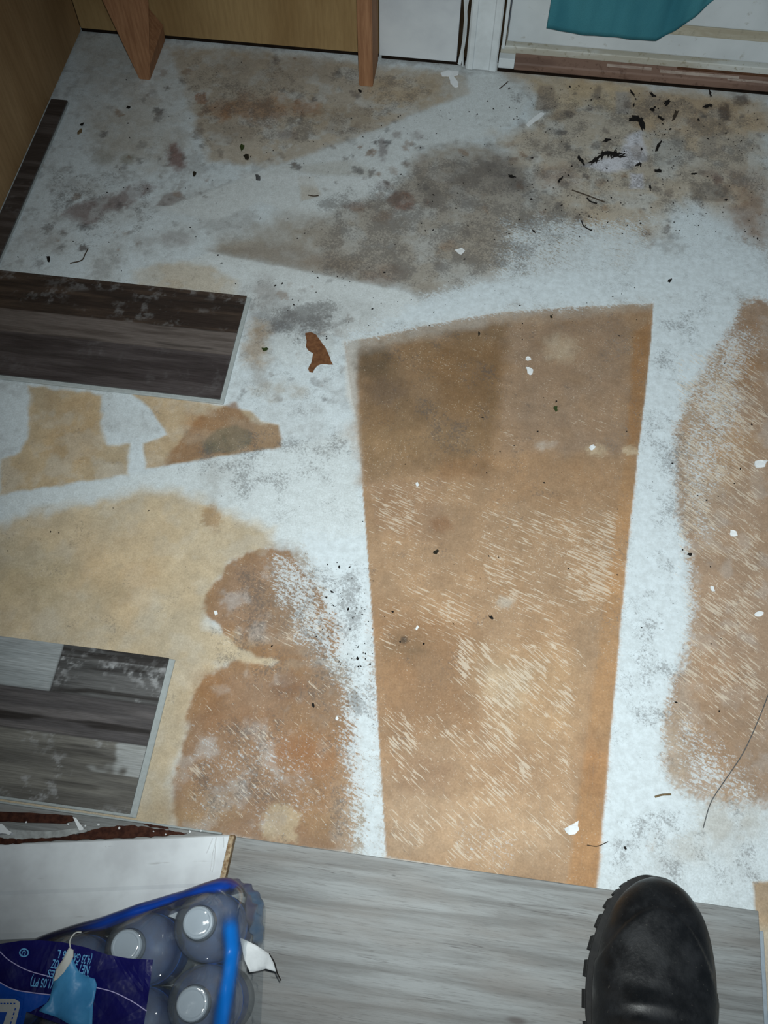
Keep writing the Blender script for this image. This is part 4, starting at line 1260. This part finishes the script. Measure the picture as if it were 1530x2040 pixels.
# big pale letter of the brand print at the frame's corner, with its blue outline and stitches
sheet('letter_outline', [(-40, 1982), (34, 1984), (47, 1992), (46, 2004), (33, 2050), (-40, 2060)], ZP + .0032, M['midblue'], .0004)
sheet('printed_letter', [(-40, 1989), (30, 1990), (40, 1996), (40, 2004), (28, 2046), (0, 2060), (12, 2022), (14, 2016), (-40, 2016)], ZP + .0040, M['cream'], .0004, 'big cream printed letter')
for k in range(5):
    x = 1 + k * 6.5
    ribbon('stitch', [(x, 1999), (x + 3.6, 1999.4)], ZP + .0064, 2.2, M['midblue'])
for k in range(4):
    ribbon('stitch', [(31 - k * 2.8, 2008 + k * 9), (29.6 - k * 2.8, 2013 + k * 9)], ZP + .0064, 2.2, M['midblue'])
# torn flap folded up over the panel
def lifted(name, px, zs, mat, label=None, th=.0006):
    vs = [at(x, y, z) for (x, y), z in zip(px, zs)]
    bm = bmesh.new()
    vv = [bm.verts.new(v) for v in vs]
    f = bm.faces.new(vv); bmesh.ops.triangulate(bm, faces=[f])
    bmesh.ops.subdivide_edges(bm, edges=bm.edges[:], cuts=3, use_grid_fill=True)
    for v in bm.verts: v.co.z += .0012 * math.sin(v.co.x * 260 + v.co.y * 90)
    geo = bmesh.ops.extrude_face_region(bm, geom=bm.faces[:])
    for e in geo['geom']:
        if isinstance(e, bmesh.types.BMVert): e.co.z += th
    bmesh.ops.recalc_face_normals(bm, faces=bm.faces)
    me = bpy.data.meshes.new(name); bm.to_mesh(me); bm.free()
    return part(name, me, mat, True, label)
zf = ZP + .007
lifted('torn_flap', [(143, 1902), (150, 1922), (158, 1938), (176, 1946), (190, 1950), (194, 1962), (191, 1980), (186, 2002), (183, 2060), (150, 2046), (112, 2026), (78, 2014), (98, 1994), (104, 1970), (108, 1948), (126, 1926)],
       [zf + .004, zf + .003, zf + .002, zf + .001, zf, zf, zf + .002, zf + .003, zf, zf, zf, zf, zf, zf, zf + .001, zf + .003], M['skyblue'], 'torn sky-blue flap of film')
lifted('flap_underside', [(138, 1888), (146, 1892), (146, 1906), (140, 1920), (128, 1938), (113, 1952), (106, 1955), (112, 1930), (126, 1912)], [zf + .012] * 9, M['cream'], 'cream underside of the torn flap')
th_px = [(140, 1888), (139, 1876), (143, 1866), (151, 1858), (162, 1857)]
part('torn_thread', tube_mesh([at(x, y, ZP + .012) for x, y in smooth_px(th_px, 12)], .0006, 6), M['cream'])
# white paper tongue and dark strand sticking out on the side
lifted('paper_tongue', [(478, 1868), (490, 1873), (512, 1884), (536, 1900), (545, 1918), (550, 1936), (530, 1930), (516, 1934), (498, 1937), (487, 1912)], [.150, .148, .145, .132, .124, .120, .126, .132, .138, .144], M['paper_white'], 'white torn paper tongue sticking out of the wrap')
part('dark_strand', tube_mesh([at(x, y, .118) for x, y in smooth_px([(535, 1900), (546, 1918), (552, 1938), (560, 1954)], 10)], .0011, 6, r_end=.0005), M['soil_black'])

# ------------------------------------------------------------------ black boot
def boot():
    t = NT('boot_leather')
    n = t.noise(t.coords(), 26, 5, .65); n2 = t.noise(t.coords(), 240, 4, .6)
    c = t.mix(t.ramp(n, .4, .75), lin((13, 15, 18)), lin((27, 30, 34)))
    c = t.mix(t.ramp(n2, .64, .76, 0, .5), c, lin((78, 76, 72)))
    t.bsdf(c, t.ramp(n, .3, .7, .34, .62), .45, n2, .0006, .4)
    rub = simple('boot_rubber', (22, 23, 25), .7, .3, .25, 90, rgb2=(36, 36, 36))
    T = at(1312, 1756, .03); E_ = at(1301, 2040, .06)
    d = (T - E_); d.z = 0; d.normalize()
    root = empty('boot', (T.x, T.y, GPZ))
    root.rotation_euler = (0, 0, math.atan2(-d.y, -d.x))     # local x runs from toe to heel
    st = [(.002, .030, .006, .006), (.006, .033, .020, .014), (.016, .037, .034, .022), (.036, .0415, .0475, .029), (.066, .0455, .0565, .0335), (.10, .0495, .0605, .0375), (.14, .056, .0585, .0445),
          (.175, .070, .0535, .0525), (.205, .100, .0495, .060), (.222, .150, .0495, .062), (.226, .21, .0515, .064), (.226, .27, .054, .066)]
    NR, NC = 130, 96
    S_ = catmull(st, NR)
    vs = []
    for i, q in enumerate(S_):
        a_ = S_[max(0, i - 1)]; b2 = S_[min(NR - 1, i + 1)]
        tx, tz = b2[0] - a_[0], b2[1] - a_[1]; l = math.hypot(tx, tz); tx /= l; tz /= l
        for k in range(NC):
            g = 2 * math.pi * k / NC
            cg, sg = math.cos(g), math.sin(g)
            y = q[2] * math.copysign(abs(cg) ** .86, cg)
            h = q[3] * math.copysign(abs(sg) ** .90, sg)
            x, z = q[0] - tz * h, q[1] + tx * h
            # the vamp overlaps the toe with a rounded front edge
            if sg > -.2:
                edge = .036 + 18 * (y + .004) ** 2
                lift = .0022 * float(sstep(edge - .0012, edge + .0012, np.array(q[0])))
                crease = .0026 * math.sin((q[0] - .118) * 150 + y * 20) * math.exp(-((q[0] - .137) / .022) ** 2)
                z += (lift + crease) * max(0, sg)
                y += lift * cg
            z = max(z, .021)
            vs.append((x, y, z))
    fs = [[i * NC + k, i * NC + (k + 1) % NC, (i + 1) * NC + (k + 1) % NC, (i + 1) * NC + k] for i in range(NR - 1) for k in range(NC)]
    fs += [list(range(NC))[::-1]]
    me = mesh(vs, fs)
    bm = bmesh.new(); bm.from_mesh(me); bmesh.ops.recalc_face_normals(bm, faces=bm.faces); bm.to_mesh(me); bm.free()
    up = obj('upper', me, t.mat, root, True)
    up.modifiers.new('thick', 'SOLIDIFY').thickness = .002
    # outsole outline
    def outline(off, n=90):
        half = [(-.004, 0), (-.002, .016), (.006, .029), (.018, .0395), (.036, .050), (.066, .0590), (.10, .0632), (.14, .0600), (.18, .0505), (.215, .0450), (.245, .0445), (.268, .038), (.281, .022), (.285, 0)]
        H_ = catmull(half, n)
        pts = [(p[0], max(0, p[1])) for p in H_] + [(p[0], -max(0, p[1])) for p in H_[-2:0:-1]]
        cx = .14
        out = []
        for x, y in pts:
            l = math.hypot((x - cx) * .5, y) + 1e-6
            out.append((x + off * (x - cx) * .5 / l, y + off * y / l))
        return out
    def slab(name, off, z0, z1, mat, bev=.0):
        me = prism_mesh(outline(off), z0, z1)
        return obj(name, me, mat, root)
    slab('midsole', -.002, .0095, .0195, rub)
    slab('welt', .0012, .0195, .0235, rub)
    outs = slab('outsole', -.003, .0035, .0097, rub)
    # lugs round the rim, standing out like teeth
    ol = outline(0.0, 90)
    n = len(ol)
    for k in range(0, n, 5):
        a_, b2 = Vector(ol[k]), Vector(ol[(k + 3) % n])
        cxy = Vector((.14, 0))
        tdir = (b2 - a_).normalized(); nrm = Vector((-tdir.y, tdir.x))
        if nrm.dot((a_ + b2) / 2 - Vector((((a_ + b2) / 2).x * .6 + .056, 0))) < 0: nrm = -nrm
        q = [a_ - nrm * .014, b2 - nrm * .014, b2 + nrm * .0014, a_ + nrm * .0014]
        me = prism_mesh([(p.x, p.y) for p in q], .0003, .0165)
        obj('lug', me, rub, outs)
    tag(root, 'black leather work boot with lugged sole standing on the grey planks', 'boot')
boot()

# ------------------------------------------------------------------ litter on the worn floor
def chip(name, px, size, mat, label, cat, group=None, z=.0004, th=.0010, n=9, ang=0.0, asp=.7, jit=.35, seed=0):
    r = random.Random(seed + int(px[0] * 7 + px[1]))
    out = []
    for k in range(n):
        g = 2 * math.pi * k / n
        q = 1 + r.uniform(-jit, jit)
        a_, b2 = math.cos(g) * size / 2 * q, math.sin(g) * size / 2 * asp * q
        out.append((px[0] + a_ * math.cos(ang) - b2 * math.sin(ang), px[1] + a_ * math.sin(ang) + b2 * math.cos(ang)))
    c = at(*px)
    pts = [(x - c.x, y - c.y) for x, y in W(out)]
    me = prism_mesh(pts, 0, th)
    for v in me.vertices: v.co.z += .0012 * math.sin(v.co.x * 300 + seed) + .0012
    o = obj(name, me, mat)
    o.location = (c.x, c.y, z - .0004)
    tag(o, label, cat, group)
    return o
def outline_thing(name, pts, mat, label, cat, group=None, z0=.0002, z1=.0012, jit=.6, sub=3, seed=0):
    c = at(*pts[0])
    q = [(x - c.x, y - c.y) for x, y in W(jag(pts, jit, sub, seed))]
    o = obj(name, prism_mesh(q, 0, z1 - z0), mat)
    o.location = (c.x, c.y, z0)
    return tag(o, label, cat, group)
def twig(name, px, r, mat, label, cat='twig', group='twigs and threads on the floor', z=.001, r_end=None):
    c = at(*px[0])
    pts = [at(x, y) - c for x, y in smooth_px(px, max(6, len(px) * 4))]
    o = obj(name, tube_mesh([(p.x, p.y, r) for p in pts], r, 6, r_end=r_end), mat)
    o.location = (c.x, c.y, z - r * .4)
    return tag(o, label, cat, group)

GS = 'paper scraps on the floor'
outline_thing('paper_scrap', [(877, 147), (893, 142), (914, 144), (912, 150), (903, 153), (913, 166), (912, 174), (905, 175), (897, 166), (894, 153), (880, 153)], M['paper_white'], 'bent white paper scrap on the floor below the door casing', 'paper scrap', GS, .0006, .0022)
outline_thing('paper_scrap', [(1048, 249), (1062, 236), (1076, 226), (1084, 226), (1083, 231), (1066, 243), (1053, 254)], M['paper_white'], 'slim white paper strip lying slantwise before the threshold', 'paper scrap', GS, .0006, .0020)
outline_thing('paper_scrap', [(608, 668), (608, 664), (619, 662), (630, 667), (640, 682), (649, 693), (655, 708), (663, 727), (640, 725), (630, 731), (622, 743), (616, 741), (614, 735), (620, 722), (624, 704), (616, 700), (609, 692), (611, 678)], M['paper_brown'], 'torn brown paper patch right of the dark plank', 'paper scrap', GS, .0002, .0009, .6, 3)
GC = 'white paint chips on the floor'
for k, (px, s, l) in enumerate((((917, 502), 18, 'lone white paint chip on the grey stained floor in mid distance'),
                                ((1052, 716), 11, 'upper white paint chip of the pair on the brown panel'),
                                ((1055, 740), 16, 'lower white paint chip of the pair on the brown panel'),
                                ((831, 966), 9, 'small white chip left of centre on the brown panel'),
                                ((831, 1251), 9, 'small white chip near the dark spot on the brown panel'),
                                ((1140, 1650), 30, 'largest white paint flake, near the lower end of the brown panel'),
                                ((1515, 925), 24, 'white paint chip at the right edge of the photo'),
                                ((1460, 1063), 18, 'white paint smear chip in the worn area at right'),
                                ((1418, 1175), 11, 'narrow white chip in the worn area at right'),
                                ((430, 1222), 9, 'pale round chip on the edge of the upper brown stain'),
                                ((672, 1432), 8, 'tiny pale chip on the speckled white beside the brown panel'),
                                ((1180, 893), 15, 'cream chip on the brown panel near its right edge'),
                                ((1511, 1224), 14, 'cream chip in the worn area at the right edge of the photo'))):
    chip('paint_chip', px, s, M['paper_white'], l, 'paint chip', GC, .0004, .0009, 9, .5 * k, .7, .35, k)
GL = 'leaf fragments on the floor'
for k, (px, s, m, l) in enumerate((((527, 697), 13, 'leaf_green', 'green leaf fragment right of the dark plank'),
                                   ((1106, 815), 13, 'leaf_green', 'green leaf fragment on the brown panel'),
                                   ((954, 667), 9, 'leaf_dark', 'dark leaf fragment near the top of the brown panel'),
                                   ((868, 1101), 12, 'leaf_dark', 'dark pointed leaf fragment in the middle of the brown panel'),
                                   ((1098, 632), 8, 'leaf_dark', 'dark oval fragment at the upper edge of the brown panel'),
                                   ((97, 516), 12, 'soil_black', 'black round fragment above the dark plank'),
                                   ((160, 263), 13, 'tan_bit', 'tan pebble-like fragment near the left wall'),
                                   ((165, 249), 8, 'soil_black', 'small black fragment beside the tan one near the left wall'),
                                   ((515, 357), 16, 'grey_bit', 'grey elongated fragment left of the white sweep'),
                                   ((483, 296), 14, 'leaf_green', 'mossy green fragment below the rust stains'),
                                   ((492, 314), 14, 'leaf_dark', 'dark mossy fragment just below the green one'),
                                   ((978, 1230), 10, 'soil_black', 'black seed in the lower half of the brown panel'),
                                   ((624, 1406), 9, 'soil_black', 'curved black fragment on the lower brown stain'),
                                   ((1334, 560), 8, 'soil_black', 'black fragment on the white floor right of the brown panel top'),
                                   ((1373, 1106), 8, 'soil_black', 'black speck on the border of the worn area at right'),
                                   ((1244, 1690), 8, 'soil_black', 'black speck on the white floor above the boot'),
                                   ((388, 348), 9, 'leaf_dark', 'dark fragment below the red-brown spot'),
                                   ((256, 215), 8, 'soil_black', 'dark speck in front of the left stud'),
                                   ((718, 182), 8, 'soil_black', 'black speck at the foot of the right stud'))):
    chip('leaf_fragment', px, s, M[m], l, 'fragment', GL, .0004, .0012, 8, .9 * k, .62, .4, 50 + k)
GB = 'black soil flakes before the door'
flakes = [((1264, 238), 26, 'ring-shaped'), ((1278, 246), 24, 'long'), ((1300, 219), 14, 'small upper'), ((1316, 236), 14, 'round'), ((1312, 292), 20, 'forked'),
          ((1310, 342), 14, 'slim'), ((1275, 330), 10, 'tiny'), ((1209, 281), 16, 'slanted'), ((1157, 320), 18, 'curved'), ((1115, 359), 12, 'lone left'),
          ((1019, 352), 14, 'upright'), ((1262, 212), 9, 'narrow'), ((1410, 213), 16, 'blocky'), ((1414, 189), 14, 'dark upper'), ((1330, 205), 20, 'branching'),
          ((1300, 190), 14, 'thin'), ((1344, 232), 22, 'reddish'), ((1383, 348), 10, 'single'), ((1294, 376), 10, 'low'), ((1271, 330), 12, 'short'), ((1259, 187), 12, 'flat')]
where = ['at the centre of the litter', 'below the ring-shaped one', 'near the threshold', 'right of the ring-shaped one', 'below the round one', 'low on the right', 'right of the black sprig',
         'above the black sprig', 'left of the black sprig', 'well left of the sprig', 'on the grey smudge', 'above the ring-shaped one', 'in front of the bare threshold', 'touching the threshold shadow', 'between round flake and threshold',
         'close under the threshold', 'right of the round flake', 'among the grey squares', 'below the lilac patch', 'beside the tiny one', 'at the threshold end of the row']
for k, ((px, s, adj), wh) in enumerate(zip(flakes, where)):
    chip('soil_flake', px, s, M['twig'] if adj == 'reddish' else M['soil_black'], adj + ' black soil flake ' + wh if adj != 'reddish' else 'reddish dark flake ' + wh, 'flake', GB, .0004, .0012, 13, 1.3 * k, .36, .55, 90 + k)
# the black sprig: a stem with leaflets
def sprig():
    c = at(1182, 322)
    root = empty('dried_sprig', (c.x, c.y, .0003))
    stem = [(1181, 323), (1196, 312), (1210, 304), (1222, 306), (1234, 314)]
    pts = [at(x, y) - c for x, y in smooth_px(stem, 14)]
    obj('stem', tube_mesh([(p.x, p.y, .0012) for p in pts], .0013, 6), M['soil_black'], root)
    r = random.Random(2)
    for k in range(34):
        p = pts[min(13, k * 14 // 34)]
        g = r.choice((.9, 4.0)) + r.uniform(-.7, .7); l = r.uniform(.009, .019)
        e = Vector((p.x + math.cos(g) * l, p.y + math.sin(g) * l, .001))
        nn = Vector((-math.sin(g), math.cos(g), 0)) * .0022
        me = mesh([(p.x - nn.x, p.y - nn.y, .0006), (e.x, e.y, .0008), (p.x + nn.x, p.y + nn.y, .0006), (p.x - nn.x, p.y - nn.y, .0022), (e.x, e.y, .0016), (p.x + nn.x, p.y + nn.y, .0022)],
                  [[2, 1, 0], [3, 4, 5], [0, 1, 4, 3], [1, 2, 5, 4], [2, 0, 3, 5]])
        obj('leaflet', me, M['soil_black'], root)
    tag(root, 'black dried feathery sprig on the pale patch before the door', 'plant sprig')
sprig()
twig('twig', [(1139, 380), (1170, 391), (1204, 404)], .0011, M['twig'], 'straight thin twig below the black sprig')
twig('twig', [(1169, 396), (1176, 403), (1189, 407)], .0012, M['soil_black'], 'short black curled twig just under the straight one')
twig('twig', [(1158, 441), (1163, 452), (1178, 461)], .0010, M['soil_black'], 'small hooked black twig below the two others')
twig('twig', [(995, 178), (1005, 170), (1012, 164)], .0010, M['twig'], 'small brown twig at the left end of the threshold')
twig('twig', [(176, 497), (170, 508), (163, 520), (140, 526)], .0010, M['twig'], 'thin bent twig above the dark plank')
twig('twig', [(614, 390), (625, 392), (635, 391)], .0010, M['twig'], 'tiny brown stick on the white sweep')
twig('twig', [(1304, 1588), (1318, 1584), (1336, 1583)], .0012, M['tan_bit'], 'tan splinter on the white strip right of the brown panel')
twig('thread', [(1530, 1384), (1512, 1430), (1480, 1500), (1440, 1560), (1415, 1600), (1400, 1650)], .0006, M['grey_bit'], 'long grey thread crossing the lower right floor', 'thread')
twig('thread', [(1169, 1684), (1190, 1686), (1211, 1677)], .0005, M['twig'], 'short dark hair across the edge of the brown panel', 'thread')
# crumbs nobody could count
def crumbs():
    r = random.Random(9)
    zones = [((1010, 175, 1530, 480), 560), ((600, 200, 1010, 560), 150), ((30, 100, 600, 540), 110), ((640, 1120, 745, 1480), 130), ((450, 560, 1300, 680), 70), ((720, 620, 1280, 1740), 70), ((1290, 600, 1530, 1760), 60), ((0, 980, 700, 1640), 45), ((1000, 150, 1300, 180), 60)]
    vs, fs = [], []
    for (x0, y0, x1, y1), n in zones:
        for _ in range(n):
            p = at(r.uniform(x0, x1), r.uniform(y0, y1))
            if not (-.72 < p.x < 1.4 and .34 < p.y < YW - .03): continue
            if -.78 < p.x < -.325 and .70 < p.y < .92: continue
            s = r.choice((.0008, .001, .0012, .0017, .0026)) * r.uniform(.6, 1.1)
            if y1 < 500 and x0 > 900 and r.random() < .12: s *= 1.7
            k = len(vs)
            g = r.uniform(0, 3.14)
            for (a_, b2, z) in ((1, 0, .2), (0, .6, .2), (-1, 0, .2), (0, -.6, .2), (0, 0, .9)):
                a_ *= r.uniform(.5, 1.3); b2 *= r.uniform(.5, 1.3)
                vs.append((p.x + s * (a_ * math.cos(g) - b2 * math.sin(g)), p.y + s * (a_ * math.sin(g) + b2 * math.cos(g)), z * s))
            fs += [[k, k + 1, k + 4], [k + 1, k + 2, k + 4], [k + 2, k + 3, k + 4], [k + 3, k, k + 4], [k + 3, k + 2, k + 1, k]]
    o = obj('dirt_crumbs', mesh(vs, fs), M['soil_black'])
    tag(o, 'dark dirt crumbs scattered over the worn floor', 'dirt', kind='stuff')
crumbs()
